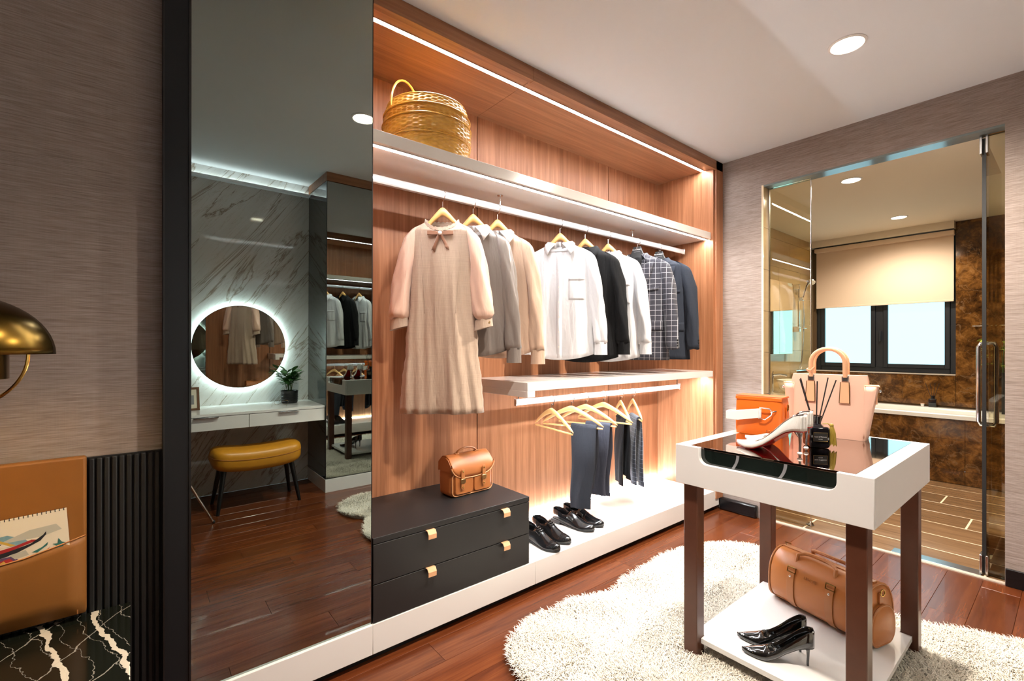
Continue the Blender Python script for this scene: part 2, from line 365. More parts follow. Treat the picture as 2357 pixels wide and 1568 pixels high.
# black end panel beside the mirror
pt = struct(M().box(.072, .140, 1.742, 2.30, 0, CEIL - .002).obj('trim_5', 'black_trim', bevel=.002))
M().box(.0725, .0765, 1.738, 1.742, .002, CEIL - .003).obj('edge_strip', 'black_edge', pt); M().box(.1365, .140, 1.7385, 1.742, .002, CEIL - .003).obj('edge_strip', 'black_edge', pt)

# cove light along the top of the marble wall
cv = struct(M().box(-1.6, 1.238, YB, YB + .045, 2.545, 2.555).box(-1.6, 1.238, YB + .040, YB + .045, 2.555, 2.567).obj('trim_7', 'ceiling_paint')); M().box(-1.59, 1.23, YB + .010, YB + .030, 2.556, 2.560).obj('cove_light', 'led_cove', cv)
# bathroom shell
BX, BY0, BY1, BC = 6.42, -.55, 2.08, 2.50
bf = struct(M().box(XW + .0, BX, BY0, BY1, -.06, -.0032).obj('floor_bathroom', 'grout_light'))
tw, tl_, r_ = .29, .88, 0; x = XW + .012 + tw / 2
while x - tw / 2 < 5.80:
    y = BY0 - [0, .5, .22, .71][r_ % 4]
    while y < BY1:
        a, b = max(y, BY0), min(y + tl_, BY1)
        if b - a > .03: plank(a, b, x, bf, 'floor_tile', 'bath_floor_tile', True, tw, .011, -.002, .0105, .0008)
        y += tl_
    x += tw; r_ += 1
struct(M().box(XW + .11, BX + .2, BY0, BY1 + .1, BC, BC + .1).obj('ceiling_bathroom', 'bath_ceiling'))
bl = struct(M().box(XW + .11, BX + .2, BY1, BY1 + .1, 0, BC).obj('wall_bathroom_left', 'grout_light'))
for r in range(9):
    x = XW + .11 - (.3 if r % 2 else 0)
    while x < BX:
        a, b = max(x, XW + .11), min(x + .6, BX); z0, z1 = r * .30, min(BC, r * .30 + .30)
        if b - a > .02 and z1 - z0 > .02:
            t = M().box(-(b - a) / 2 + .0015, (b - a) / 2 - .0015, -.005, 0, z0 + .0015, z1 - .0015).obj('wall_tile', 'wall_tile', bl); t.location = ((a + b) / 2, BY1, 0)
        x += .6
struct(M().box(XW + .11, BX + .2, BY0 - .1, BY0, 0, BC).obj('wall_bathroom_right', 'marble_brown'))
WY0, WY1, WZ0, WZ1 = .80, 2.035, .965, 2.42
fw = M(); fw.box(BX, BX + .2, BY0, WY0, 0, BC); fw.box(BX, BX + .2, WY0, BY1, 0, WZ0); fw.box(BX, BX + .2, WY1, BY1, WZ0, BC); fw.box(BX, BX + .2, WY0, WY1, WZ1, BC)
fwo = struct(fw.obj('wall_bathroom_far', 'grout_marble'))
def slab(y0, y1, z0, z1, par, x=BX, nm='marble_panel'): return M().box(x - .012, x, y0 + .0015, y1 - .0015, z0 + .0015, z1 - .0015).obj(nm, 'marble_brown', par)
for y0, y1 in ((WY0, 1.22), (1.22, 1.64), (1.64, BY1)): slab(y0, y1, .64, WZ0 - .014, fwo)
for y0, y1 in ((-.10, .60), (.60, WY0), (BY0, -.10)):
    for z0, z1 in ((.64, 1.20), (1.20, 1.80), (1.80, BC)): slab(y0, y1, z0, z1, fwo)
M().box(BX - .02, BX + .02, WY0, WY1, WZ0 - .012, WZ0).obj('window_sill', 'threshold', fwo)
struct(M().box(BX - .10, BX, WY0, BY1, WZ1 + .005, BC).obj('trim_6', 'bath_ceiling'))
# window with two sashes and frosted daylight panes
wn = struct(M().add([], []).box(BX + .03, BX + .10, WY0, WY0 + .045, WZ0, WZ1).box(BX + .03, BX + .10, WY1 - .045, WY1, WZ0, WZ1).box(BX + .03, BX + .10, WY0 + .045, WY1 - .045, WZ0, WZ0 + .05).box(BX + .03, BX + .10, WY0 + .045, WY1 - .045, WZ1 - .05, WZ1).box(BX + .03, BX + .10, 1.39, 1.46, WZ0 + .05, WZ1 - .05).obj('window_1', 'aluminium_black', bevel=.004))
for y0, y1 in ((WY0 + .045, 1.39), (1.46, WY1 - .045)):
    a = M(); w_ = .042
    a.box(BX + .02, BX + .06, y0, y0 + w_, WZ0 + .05, WZ1 - .05).box(BX + .02, BX + .06, y1 - w_, y1, WZ0 + .05, WZ1 - .05).box(BX + .02, BX + .06, y0 + w_, y1 - w_, WZ0 + .05, WZ0 + .05 + w_).box(BX + .02, BX + .06, y0 + w_, y1 - w_, WZ1 - .05 - w_, WZ1 - .05)
    s_ = a.obj('sash', 'aluminium_black', wn, bevel=.003)
    M().box(BX + .045, BX + .052, y0 + w_, y1 - w_, WZ0 + .05 + w_, WZ1 - .05 - w_).obj('pane', 'window_daylight', s_)
M().box(BX + .0, BX + .02, 1.405, 1.425, 1.30, 1.42).obj('window_handle', 'aluminium_black', wn, bevel=.004)
# glass screen: fixed panes and the open door
GX = XW + .075
w2 = struct(M().box(GX - .005, GX + .005, 1.171, OY1 - .016, .008, OZ - .014).obj('window_2', 'bath_glass')); M().box(GX - .008, GX + .008, OY1 - .026, OY1 - .016, .006, OZ - .014).obj('channel', 'steel', w2)
M().box(GX - .0052, GX + .0052, 1.168, 1.171, .008, OZ - .014).obj('edge_seal', 'steel', w2)
w3 = struct(M().box(GX - .005, GX + .005, OY0 + .002, .318, .008, OZ - .014).obj('window_3', 'bath_glass'))
d1 = struct(M().box(GX + .004, GX + .80, .330, .340, .012, OZ - .03).obj('door_1', 'bath_glass'))
M().box(GX - .006, GX + .004, .327, .343, .012, OZ - .03).obj('door_seal', 'rubber', d1)
for z0, z1 in ((.006, .11), (OZ - .115, OZ - .013)):
    h = M().box(GX - .022, GX + .05, .318, .329, z0, z1).box(GX - .022, GX + .05, .341, .352, z0, z1).obj('hinge_clamp', 'steel', d1, bevel=.002)
for yy in (.313, .357):
    hp = [(GX + .135, .335, .80), (GX + .135, yy + (yy - .335) * .2, .80), (GX + .135, yy + (yy - .335) * .6, .82), (GX + .135, yy + (yy - .335) * .6, 1.24), (GX + .135, yy + (yy - .335) * .2, 1.26), (GX + .135, .335, 1.26)]
    M().tube(hp, .011, 10).obj('door_handle', 'chrome', d1, smooth=True)
tag(M().box(GX - .035, GX + .045, .345, .73, -.001, .004).obj('floor_hinge_plate', 'steel', bevel=.001), 'long polished steel floor plate at the foot of the glass door', 'plate')
st_ = thing('door_stop', 'small chrome dome door stop on the bathroom floor behind the table leg', 'door stop', (XW + .15, 1.20, -.002))
M().lathe([(.022, 0), (.022, .004), (.019, .014), (.010, .022), (.001, .024)], 20).obj('dome', 'chrome', st_, smooth=True); M().lathe([(.025, 0), (.025, .003)], 20).obj('base_ring', 'rubber', st_)

# ------------------------------------------------------------------ open wardrobe
WX0, WX1, WB, PZ = .73, 3.40, 2.24, .152
wd = thing('open_wardrobe', 'built-in open wardrobe of reddish wood veneer with white shelves and strip lights', 'wardrobe', (0, 0, 0))
for a, b in ((WX0, 1.567), (1.567, 2.763), (2.763, WX1)):
    M().box(a + .0035, b - .0035, WB, WB + .018, PZ - .02, 2.60).obj('back_panel', 'veneer_v', wd)
M().box(WX0, WX1, WB + .018, WB + .022, PZ, 2.60).obj('backing', 'black_edge', wd)
M().box(WX1, XW - .045, YF + .003, WB + .02, PZ, 2.60).obj('side_panel', 'veneer_v', wd); M().box(WX1 + .02, XW - .001, YF - .012, YF + .003, 0.09, CEIL - .001).obj('end_post', 'veneer_v', wd, bevel=.001)
for a, b in ((WX0, 1.567), (1.567, XW - .002)):
    M().box(a + .0008, b - .0008, YF - .012, YF + .02, 2.582, CEIL - .001).obj('fascia_board', 'veneer_h', wd, bevel=.001)
    M().box(a + .0008, min(b, WX1) - .0008, YF + .02, WB, 2.590, 2.61).obj('top_panel', 'veneer_h', wd)
pl_ = M().box(WX0, 1.585, YF - .004, WB, .036, PZ).obj('plinth_board', 'white_lacquer', wd, bevel=.0015); M().box(1.5865, XW - .046, YF - .004, WB, .036, PZ).obj('plinth_board', 'white_lacquer', wd, bevel=.0015)
M().box(WX0, XW - .047, YF + .03, WB, 0, .036).obj('toe_kick', 'black_edge', wd)
M().box(WX0 + .001, WX1, 1.779, WB, 2.058, 2.109).obj('upper_shelf', 'shelf_white', wd, bevel=.0015)
ms = M().box(1.54, WX1, 1.762, WB, 1.016, 1.060); ms.box(1.54, 1.592, 1.762, WB, .984, 1.016); ms.obj('middle_shelf', 'shelf_white', wd, bevel=.0015)
def strip(x0, x1, y, z, nm='strip_light', mat='led_white', w=.021):
    h = M().box(x0, x1, y - w / 2 - .003, y - w / 2, z - .005, z).box(x0, x1, y + w / 2, y + w / 2 + .003, z - .005, z).box(x0, x1, y - w / 2, y + w / 2, z - .001, z).obj(nm, 'steel', wd); M().box(x0 + .001, x1 - .001, y - w / 2 + .0003, y + w / 2 - .0003, z - .0035, z - .0012).obj('diffuser', mat, h)
strip(WX0 + .003, WX1 - .012, 1.838, 2.590); strip(WX0 + .003, WX1 - .012, 1.806, 2.058); strip(1.60, WX1 - .012, 1.83, 1.0165, mat='led_mid')
h = M().box(1.56, WX1 - .01, WB - .022, WB - .001, PZ, PZ + .004).obj('base_strip_light', 'steel', wd); M().box(1.565, WX1 - .014, WB - .018, WB - .005, PZ + .004, PZ + .008).obj('diffuser', 'led_base', h)
def rail(x0, x1, y, z, ztop, sup_x, cap_left):
    pr = [(y + .009 * c_, z + .018 * s_) for c_, s_ in ((math.copysign(abs(math.cos(a)) ** .6, math.cos(a)), math.copysign(abs(math.sin(a)) ** .6, math.sin(a))) for a in [2 * math.pi * k / 16 for k in range(16)])]
    r_ = M().prism(pr, x0, x1, 'x').obj('hanging_rail', 'rail_metal', wd, smooth=True)
    for sx in sup_x:
        M().lathe([(.016, ztop - .004), (.016, ztop)], 14, (sx, y, 0)).lathe([(.0035, z + .012), (.0045, (z + ztop) / 2), (.0035, ztop)], 8, (sx, y, 0)).obj('rail_support', 'chrome', r_, smooth=True)
    if cap_left: M().box(x0 - .004, x0, y - .011, y + .011, z - .021, z + .021).obj('end_cap', 'chrome', r_, bevel=.003)
    M().box(x1, x1 + .012, y - .012, y + .012, z - .022, z + .024).obj('end_cap', 'chrome', r_, bevel=.003)
    return r_
rail(WX0 + .002, 3.357, 1.98, 1.987, 2.058, (1.535, 2.70), False)
rail(1.66, 3.325, 2.0, .930, 1.016, (1.68, 3.30), True)

# tall tinted mirror closet left of the wardrobe
mc = thing('mirror_closet', 'tall closet with a full-height grey tinted mirror door beside the wardrobe', 'closet', (0, 0, 0))
M().box(.142, .729, YF + .032, 2.26, PZ + .001, CEIL - .002).obj('carcass', 'veneer_v', mc)
tilt = .0075
M().box(.1415, .7292, YF - .004, 2.26, .036, PZ).obj('plinth_board', 'white_lacquer', mc, bevel=.0015); M().box(.1415, .7292, YF + .03, 2.26, 0, .036).obj('toe_kick', 'black_edge', mc)
dm = M(); z0, z1 = PZ - .006, CEIL - .004
def mslab(x0, x1, y, th): return [(x, y + dy - tilt * (z - 1.2), z) for dy in (0, th) for z in (z0, z1) for x in (x0, x1)], [(0, 1, 3, 2), (4, 6, 7, 5), (0, 4, 5, 1), (2, 3, 7, 6), (0, 2, 6, 4), (1, 5, 7, 3)]
dm.add(*mslab(.1435, .7265, YF, .006)); dr = dm.obj('mirror_door', 'mirror_tint', mc)
e = M(); e.add(*mslab(.1405, .1435, YF - .001, .02)); e.add(*mslab(.7265, .7295, YF - .001, .02)); e.box(.1435, .7265, YF + .0065, YF + .012, z0 - .003, z0); e.obj('door_edge', 'black_edge', dr)

# black drawer chest
CX0, CX1 = .732, 1.548
ch = thing('drawer_chest', 'low matte black two-drawer chest standing on the white wardrobe plinth', 'chest', (CX0, YF, PZ))
W = CX1 - CX0; D = WB - YF - .004
M().box(0, W, .021, D, .001, .310).obj('body', 'black_lacquer', ch); M().box(0, W, 0, D, .312, .336).obj('top', 'black_lacquer', ch, bevel=.0012)
for z0, z1 in ((.002, .150), (.1535, .309)):
    d_ = M().box(.001, W - .001, 0, .02, z0, z1).obj('drawer', 'black_lacquer', ch, bevel=.0012)
    for tx in (.252, .656):
        p = M().loft([[(tx - .020, .004, z1 + .0015), (tx + .020, .004, z1 + .0015), (tx + .020, .004, z1 - .001), (tx - .020, .004, z1 - .001)], [(tx - .020, -.014, z1 + .002), (tx + .020, -.014, z1 + .002), (tx + .020, -.0135, z1 - .001), (tx - .020, -.0135, z1 - .001)], [(tx - .0195, -.024, z1 - .012), (tx + .0195, -.024, z1 - .012), (tx + .0195, -.0215, z1 - .013), (tx - .0195, -.0215, z1 - .013)], [(tx - .0195, -.023, z1 - .032), (tx + .0195, -.023, z1 - .032), (tx + .0195, -.0205, z1 - .032), (tx - .0195, -.0205, z1 - .032)]], True, (True, True)).obj('pull_tab', 'tab_leather', d_, bevel=.0006)

# downlights
def downlight(x, y, z, lab, r=.062, watts=SPOT, cone=158, blend=.7, grp='round ceiling downlights'):
    t = thing('ceiling_downlight', lab, 'downlight', (x, y, z), 0, grp)
    M().lathe([(r + .002, 0), (r + .014, 0), (r + .014, -.003), (r + .004, -.007), (r, -.004)], 40, caps=False).obj('trim_ring', 'white_matte', t, smooth=True)
    M().lathe([(.001, -.0035), (r, -.0035)], 40, caps=False).obj('lens', 'downlight_lens', t)
    ld = bpy.data.lights.new('downlight_beam', 'SPOT'); ld.energy = watts; ld.color = (1, .90, .78); ld.spot_size = R(cone); ld.spot_blend = blend; ld.shadow_soft_size = r * .9
    lo = bpy.data.objects.new('downlight_beam', ld); COL.objects.link(lo); lo.parent = t; lo.location = (0, 0, -.012)
downlight(1.12, .66, CEIL, 'warm round ceiling downlight mirrored at the top right of the tall tinted mirror', watts=SPOT * .85, cone=128, blend=1.0)
downlight(2.58, .69, CEIL, 'large warm round downlight in the white ceiling in front of the bathroom wall')
downlight(4.20, 1.10, BC, 'nearer round downlight in the bathroom ceiling', .055, BSPOT)
downlight(5.76, 1.12, BC, 'farther round downlight in the bathroom ceiling close to the blind', .055, BSPOT)
# ------------------------------------------------------------------ hangers and clothes
def hook(m, z0, ztop, rr=.0245):
    pts = [(0, 0, z0), (0, 0, z0 + (ztop - z0) * .35)]
    zc = ztop - rr
    pts += [(rr * .55, 0, zc - rr * 1.25)]
    for a in range(-40, 200, 24): pts.append((rr * math.cos(R(a)), 0, zc + rr * math.sin(R(a))))
    return pts
def hanger(x, y, zrail, phi, wid, drop, label, group, mat='hanger_wood', bar=False, sag=.145, tagged=False, hgt=.044, th=.009):
    t = thing('coat_hanger' if not bar else 'trouser_hanger', label, 'hanger', (x, y, zrail - drop), phi, group)     # origin: top of the wooden arm
    def arm(u):                                                  # u -1..1 -> centre height, half height, half depth
        a = abs(u); xx = math.sqrt((a * wid) ** 2 + 1.4e-4) - .0118; dr = sag * a ** 1.35 if bar else (1.12 * xx if xx < .07 else .0784 + .62 * (xx - .07)); return (-dr - hgt * .5 * (1 - .25 * a), hgt * (.5 - .24 * a), th * (1 - .1 * a))
    if not tagged:
        rings = []
        for i in range(25):
            u = -1 + 2 * i / 24; c, hh, dd = arm(u); e = .25 if abs(u) > .999 else (.75 if abs(u) > .91 else 1)
            bend = .010 * u * u
            rings.append([(u * wid, bend + dd * e * math.cos(a), c + hh * e * math.sin(a)) for a in [2 * math.pi * k / 10 for k in range(10)]])
        M().loft(rings, True, (True, True)).obj('arm', mat, t, smooth=True, ang=60)
    else:
        pf = [(-.026, 0), (.026, 0), (.034, -.028), (.045, -.052), (wid, -sag - .03), (wid + .008, -sag - .055), (wid - .03, -sag - .05), (.04, -.085), (0, -.078), (-.04, -.085), (-wid + .03, -sag - .05), (-wid - .008, -sag - .055), (-wid, -sag - .03), (-.045, -.052), (-.034, -.028)]
        M().prism(pf, -.010, .010, 'y').obj('arm', mat, t, bevel=.003)
        M().lathe([(.0042, 0), (.0042, .002)], 12).xf(Matrix.Translation((0, -.010, -.010)) @ Matrix.Rotation(R(90), 4, 'X')).obj('stud', 'silver', t, smooth=True)
        text('BLUCHERRY', .0118, 'print_white', t, (0, -.0112, -.022), (R(90), 0, 0))
        M().box(-.022, .022, -.0112, -.0102, -.037, -.0362).obj('print_line', 'print_white', t)
    hp = hook(None, -.004, drop + .0025)
    M().tube(hp, .0019, 6).obj('hook', 'chrome', t, smooth=True, rot=(0, 0, R(-90 - phi)))
    if bar:
        zb = -sag - hgt * .5 - .006
        M().tube([(-wid * .97, .008, zb), (wid * .97, .008, zb)], .0055, 8).obj('bar', mat, t, smooth=True)
    return t
class Body:
    def __init__(s, prof, p=2.5, amp=.01, k=(7, 12), seed=0, tail=0., flare=0.): s.pr = np.array(prof); s.p = p; s.amp = amp; s.k = k; s.sd = seed; s.tail = tail; s.L = -s.pr[-1, 0]
    def wd(s, z): return np.interp(-z, -s.pr[:, 0], s.pr[:, 1]), np.interp(-z, -s.pr[:, 0], s.pr[:, 2])
    def fold(s, u, z, back=False):
        r = np.clip((-z - .07) / (s.L - .07), 0, 1) ** .6; q = s.sd + (2.1 if back else 0)
        return s.amp * r * (math.sin(s.k[0] * u + q + z * 2.0) * .6 + math.sin(s.k[1] * u + q * 1.7 - z * 3.1) * .4 + .35 * math.sin(23 * u + q * 2 + z * 9) * (.3 + r)) * (.4 if back else 1)
    def point(s, a, z):
        w, d = s.wd(z); c, sn = math.cos(a), math.sin(a)
        x = w * math.copysign(abs(c) ** (2 / s.p), c); y = d * math.copysign(abs(sn) ** (2 / s.p), sn); u = x / max(w, 1e-6)
        f = s.fold(u, z, sn > 0) * abs(sn) ** .6
        return x + .25 * s.fold(z * 4, z) * c, y + (f if sn > 0 else -f), z + s.tail * (u * u) * np.clip((-z - s.L * .6) / (s.L * .4), 0, 1)
    def front(s, x, z, off=.003):
        w, d = s.wd(z); u = min(.999, abs(x) / w); c = math.copysign(u ** (s.p / 2), x); a = -math.acos(max(-1, min(1, c))); q = s.point(a, z)
        return (x, q[1] - off, z)
    def build(s, mat, parent, name='body', nz=30, na=64, neck_drop=.0, smooth=True):
        zs = list(np.interp(np.linspace(0, 1, nz), np.linspace(0, 1, 8), np.interp(np.linspace(0, 1, 8), [0, .3, 1], [0, -.10, -s.L]))); rings = []
        for z in zs:
            ring = []
            for k in range(na):
                a = 2 * math.pi * k / na; q = s.point(a, z); dz = neck_drop * max(0, -math.sin(a)) ** 1.5 * max(0, 1 + z / .05)
                ring.append((q[0], q[1], q[2] - dz))
            rings.append(ring)
        o = M().loft(rings).obj(name, mat, parent, smooth=True, ang=80)
        sd = o.modifiers.new('thickness', 'SOLIDIFY'); sd.thickness = .0022; sd.offset = -1
        return o
    def patch(s, c, mat, parent, name, n=6, m=8, off=.004, label=None, edge=0):
        # c: four corners (x, z): top-left, top-right, bottom-right, bottom-left, laid on the front
        rings = []
        for i in range(m + 1):
            v = i / m; a = (lerp(c[0][0], c[3][0], v), lerp(c[0][1], c[3][1], v)); b = (lerp(c[1][0], c[2][0], v), lerp(c[1][1], c[2][1], v))
            rings.append([s.front(lerp(a[0], b[0], j / n), lerp(a[1], b[1], j / n), off) for j in range(n + 1)])
        o = M().loft(rings, closed=False).obj(name, mat, parent, smooth=True, ang=80, label=label)
        sd = o.modifiers.new('thickness', 'SOLIDIFY'); sd.thickness = .0016; sd.offset = 0
        return o
def sleeve(prof, mat, parent, side, name='sleeve', na=26, amp=.006, seed=0):
    pr = np.array(prof); zs = np.linspace(pr[0, 0], pr[-1, 0], 22); rings = []
    for z in zs:
        g_ = [np.interp(-z, -pr[:, 0], pr[:, i]) for i in range(1, 5)]; ring = []
        for k in range(na):
            a = 2 * math.pi * k / na; f = amp * min(1, (zs[0] - z) * 6) * (math.sin(3 * a + seed + z * 9) + .7 * math.sin(4 * a - z * 17 + seed) + .4 * math.sin(7 * a + z * 31))
            tp_ = math.exp(-(zs[0] - z) / .05); ring.append((side * (g_[0] + (g_[2] + f) * math.cos(a)), g_[1] + (g_[3] + f) * math.sin(a), z + .006 * math.sin(a * 2 + seed) * (1 - tp_) - .55 * g_[2] * math.cos(a) * tp_))
        rings.append(ring)
    o = M().loft(rings, True, (True, False)).obj(name, mat, parent, smooth=True, ang=80)
    sd = o.modifiers.new('thickness', 'SOLIDIFY'); sd.thickness = .0018; sd.offset = -1
    return o
def cuff(cx, cy, z0, z1, rx, ry, mat, parent, side, flare=1.06, tilt=0.):
    m = M(); n = 24; rings = []
    for z, k, q in ((z0, 1, 0), (z0, 1.03, 0), ((z0 + z1) / 2, (1 + flare) / 2, 0), (z1, flare, 0), (z1, flare * .95, .001), (z0 + (z1 - z0) * .3, .9, 0)):
        rings.append([(side * (cx + rx * k * math.cos(2 * math.pi * j / n)), cy + ry * k * math.sin(2 * math.pi * j / n), z + tilt * side * math.cos(2 * math.pi * j / n)) for j in range(n)])
    return m.loft(rings).obj('cuff', mat, parent, smooth=True, ang=50)
def collar(mat, parent, rx=.074, ry=.050, fall=.036, tip=.075, zt=.026, open_=.16, spread=.045):
    m = M()
    for sd in (-1, 1):
        rings = []
        for i in range(13):
            t = i / 12; a = lerp(90, -90 + open_ * 90, t); c, s_ = math.cos(R(a)), math.sin(R(a))
            e = max(0, (t - .55) / .45) ** 1.5; zz = zt - .030 * t * t
            top = (sd * rx * c, ry * s_ - .006 * e, zz); low = (sd * (rx * 1.22 * c + spread * e), ry * 1.28 * s_ - .012 * e, zz - lerp(fall, tip, e)); inn = (sd * rx * .96 * c, ry * .96 * s_, zz - .03)
            mid = (sd * ((top[0] * sd + low[0] * sd) / 2 + .006), (top[1] + low[1]) / 2 - .004, (top[2] + low[2]) / 2 + .004)
            rings.append([inn, top, mid, low])
        m.loft(rings, closed=False)
    o = m.obj('collar', mat, parent, smooth=True, ang=70); k = o.modifiers.new('thickness', 'SOLIDIFY'); k.thickness = .003; k.offset = 0
    return o
SHIRT = [(.004, .076, .050), (-.012, .098, .049), (-.035, .145, .046), (-.060, .188, .043), (-.085, .198, .041), (-.14, .196, .041), (-.30, .194, .043), (-.50, .196, .045), (-.69, .204, .048)]
def shirt(x, phi, zn, label, mat, dsc=1.0, *, cat='shirt', name='dress_shirt', grp='long sleeve shirts and blouses on the upper rail', sleeve_mat=None, coll=None, pocket=True, L=.69, seed=0, tags=False, wsc=1.0, amp=.012, satin_=False, plk=True, sl_len=.66):
    t = thing(name, label, cat, (x, 1.98, zn), phi, grp)
    pr = [(z * L / .69, w * (wsc if z < -.03 else 1), d * dsc) for z, w, d in SHIRT]; B = Body(pr, 2.6, amp, (6.3, 11), seed, tail=.035)
    B.build(mat, t, 'body', neck_drop=.05)
    sm = sleeve_mat or mat
    for sd in (-1, 1):
        w = wsc
        w = w * (1 if sd > 0 else .84); pr2 = [(-.040, .155 * w, 0, .034, .024), (-.075, .172 * w, .0, .038, .034), (-.20, .200 * w, .0, .040, .036), (-.38, .222 * w, -.004, .041, .035), (-sl_len + .07, .240 * w, -.010, .038, .031)]
        sleeve(pr2, sm, t, sd, amp=.005 if not satin_ else .005, seed=seed + sd); cuff(.241 * w, -.010, -sl_len + .075, -sl_len, .036, .028, sm, t, sd)
    collar(coll or mat, t)
    if plk:
        B.patch([(-.016, -.055), (.016, -.055), (.016, -L * .985), (-.016, -L * .985)], mat, t, 'placket', 2, 24, .0035)
        for i in range(7): M().lathe([(.0001, -.0015), (.0048, -.0015), (.0048, .0012), (.0001, .0012)], 10).xf(Matrix.Translation(B.front(0, -.085 - i * .088, .0065)) @ Matrix.Rotation(R(90), 4, 'X')).obj('button', 'pearl' if mat != 'cotton_black' else 'label_black', t)
    if pocket:
        pk = B.patch([(.055, -.20), (.150, -.20), (.150, -.335), (.055, -.335)], mat, t, 'pocket', 8, 12, .0012); B.patch([(.055, -.20), (.150, -.20), (.150, -.222), (.055, -.222)], mat, t, 'pocket_hem', 8, 2, .0026)
    if tags:
        M().box(-.030, .030, .0400, .0412, -.050, -.032).obj('neck_label', 'label_black', t); text('BLUCHERRY', .0085, 'print_white', t, (0, .0392, -.041), (R(90), 0, 0)); M().box(-.020, .020, .0400, .0412, -.075, -.064).obj('neck_label', 'label_black', t)
    return t, B
RZ = 1.987 + .018
gr1 = 'wooden coat hangers on the upper rail'
# dress
zh = 1.925
hanger(1.179, 1.98, RZ, -39, .108, RZ - zh, 'wooden hanger carrying the beige linen dress', gr1)
dz = 1.850
t = thing('dress', 'beige linen shift dress with blush satin sleeves and a brown bow', 'dress', (1.172, 1.974, dz), -39)
DR = [(.0, .082, .050), (-.012, .100, .054), (-.030, .140, .056), (-.048, .156, .054), (-.08, .150, .054), (-.16, .146, .058), (-.28, .146, .062), (-.42, .156, .066), (-.60, .176, .072), (-.78, .192, .080), (-.928, .206, .086)]
B = Body([(z, w, d * .86) for z, w, d in DR], 2.3, .022, (5.2, 9.5), 1.1); B.build('linen', t, 'bodice', neck_drop=.050, nz=40, na=80)
rf = []
for k in range(64):
    a = 2 * math.pi * k / 64; q = .003 * math.sin(k * 2.4); dz_ = .050 * max(0, -math.sin(a)) ** 1.5
    rf.append([(.083 * math.cos(a) * s_, .051 * math.sin(a) * s_, zz - dz_ + q) for s_, zz in ((1.03, -.004), (1.0, .012), (.94, .010), (.95, -.006))])
M().loft(rf + [rf[0]], True).obj('neck_ruffle', 'linen', t, smooth=True)
for sd in (-1, 1):
    sleeve([(-.034, .126, 0, .030, .030), (-.07, .148, 0, .034, .040), (-.15, .168, -.004, .038, .042), (-.28, .186, -.008, .044, .044), (-.40, .200, -.014, .052, .048), (-.455, .206, -.018, .050, .050), (-.475, .204, -.018, .038, .038)], 'satin_blush', t, sd, amp=.005, seed=sd * 2)
    cuff(.204, -.018, -.470, -.520, .040, .034, 'linen', t, sd, 1.15, .012)
M().lathe([(.0001, 0), (.006, 0), (.006, .003), (.0001, .003)], 12).xf(Matrix.Translation((.232, -.045, -.492)) @ Matrix.Rotation(R(60), 4, 'X')).obj('cuff_button', 'antique_brass', t)
fy = B.front(0, -.062, .008)[1]
bo = M()
for sd in (-1, 1):
    bo.loft([[(sd * x_, fy - y_, -.070 + z_ + .10 * x_) for y_, z_ in ((0, h_), (.010 * b_, h_ * .7), (.010 * b_, -h_ * .7), (0, -h_), (-.004, 0))] for x_, h_, b_ in ((.004, .006, .6), (.02, .011, 1), (.045, .013, 1), (.062, .012, .5))], True, (True, True))
b_ = bo.obj('bow', 'bow_velvet', t, smooth=True)
M().ball((0, fy - .014, -.069), .010, 14, (1, .6, 1)).obj('brooch', 'pearl', b_, smooth=True)
for sd, ln in ((-1, .075), (1, .062)):
    rb = [[(sd * (.004 + .030 * q) - .009 + .002 * i2, fy - .006 - .003 * i2 + .006 * q, -.074 - ln * q + .004 * sd * math.sin(q * 5) * i2) for i2 in range(2)] + [(sd * (.004 + .030 * q) + .009, fy - .005 + .006 * q, -.074 - ln * q - (.010 if q > .99 else 0))] for q in np.linspace(0, 1, 7)]
    o = M().loft(rb, closed=False).obj('ribbon_tail', 'bow_velvet', b_, smooth=True, ang=80); k = o.modifiers.new('t', 'SOLIDIFY'); k.thickness = .002
for sd in (-1, 1): B.patch([(sd * .098 - .0012, -.03), (sd * .098 + .0012, -.03), (sd * .075 + .0012, -.45), (sd * .075 - .0012, -.45)], 'linen', t, 'seam', 1, 24, .0022)
# blouses and shirts
for (hx, ph, lab) in ((1.359, -45, 'wooden hanger carrying the grey satin blouse'), (1.517, -45, 'wooden hanger carrying the tan satin blouse'), (1.99, -52, 'wooden hanger carrying the white shirt with the chest pocket'), (2.214, -62, 'wooden hanger carrying the black shirt'), (2.439, -64, 'wooden hanger carrying the white shirt next to the checked jacket')):
    hanger(hx, 1.98, RZ, ph, .112, RZ - zh, lab, gr1)
shirt(1.359, -45, 1.850, 'taupe grey satin blouse with a pale collar, hanging right behind the dress', 'satin_grey', .82, cat='blouse', name='satin_blouse', coll='collar_grey', pocket=False, L=.66, seed=.7, wsc=.88, amp=.008, satin_=True, plk=False, sl_len=.69)
shirt(1.517, -45, 1.850, 'tan satin blouse between the grey blouse and the white shirt', 'satin_tan', .82, cat='blouse', name='satin_blouse', coll='collar_grey', pocket=False, L=.67, seed=2.3, wsc=.90, amp=.008, satin_=True, plk=False, sl_len=.70)
shirt(1.99, -52, 1.854, 'white long-sleeved shirt with a chest pocket and black neck labels', 'cotton_white', L=.69, seed=.2, tags=True)
shirt(2.214, -62, 1.854, 'black long-sleeved shirt hanging between the two white shirts', 'cotton_black', L=.71, seed=1.4, pocket=False)
shirt(2.439, -64, 1.854, 'white long-sleeved shirt beside the checked jacket', 'cotton_white', L=.71, seed=2.9)
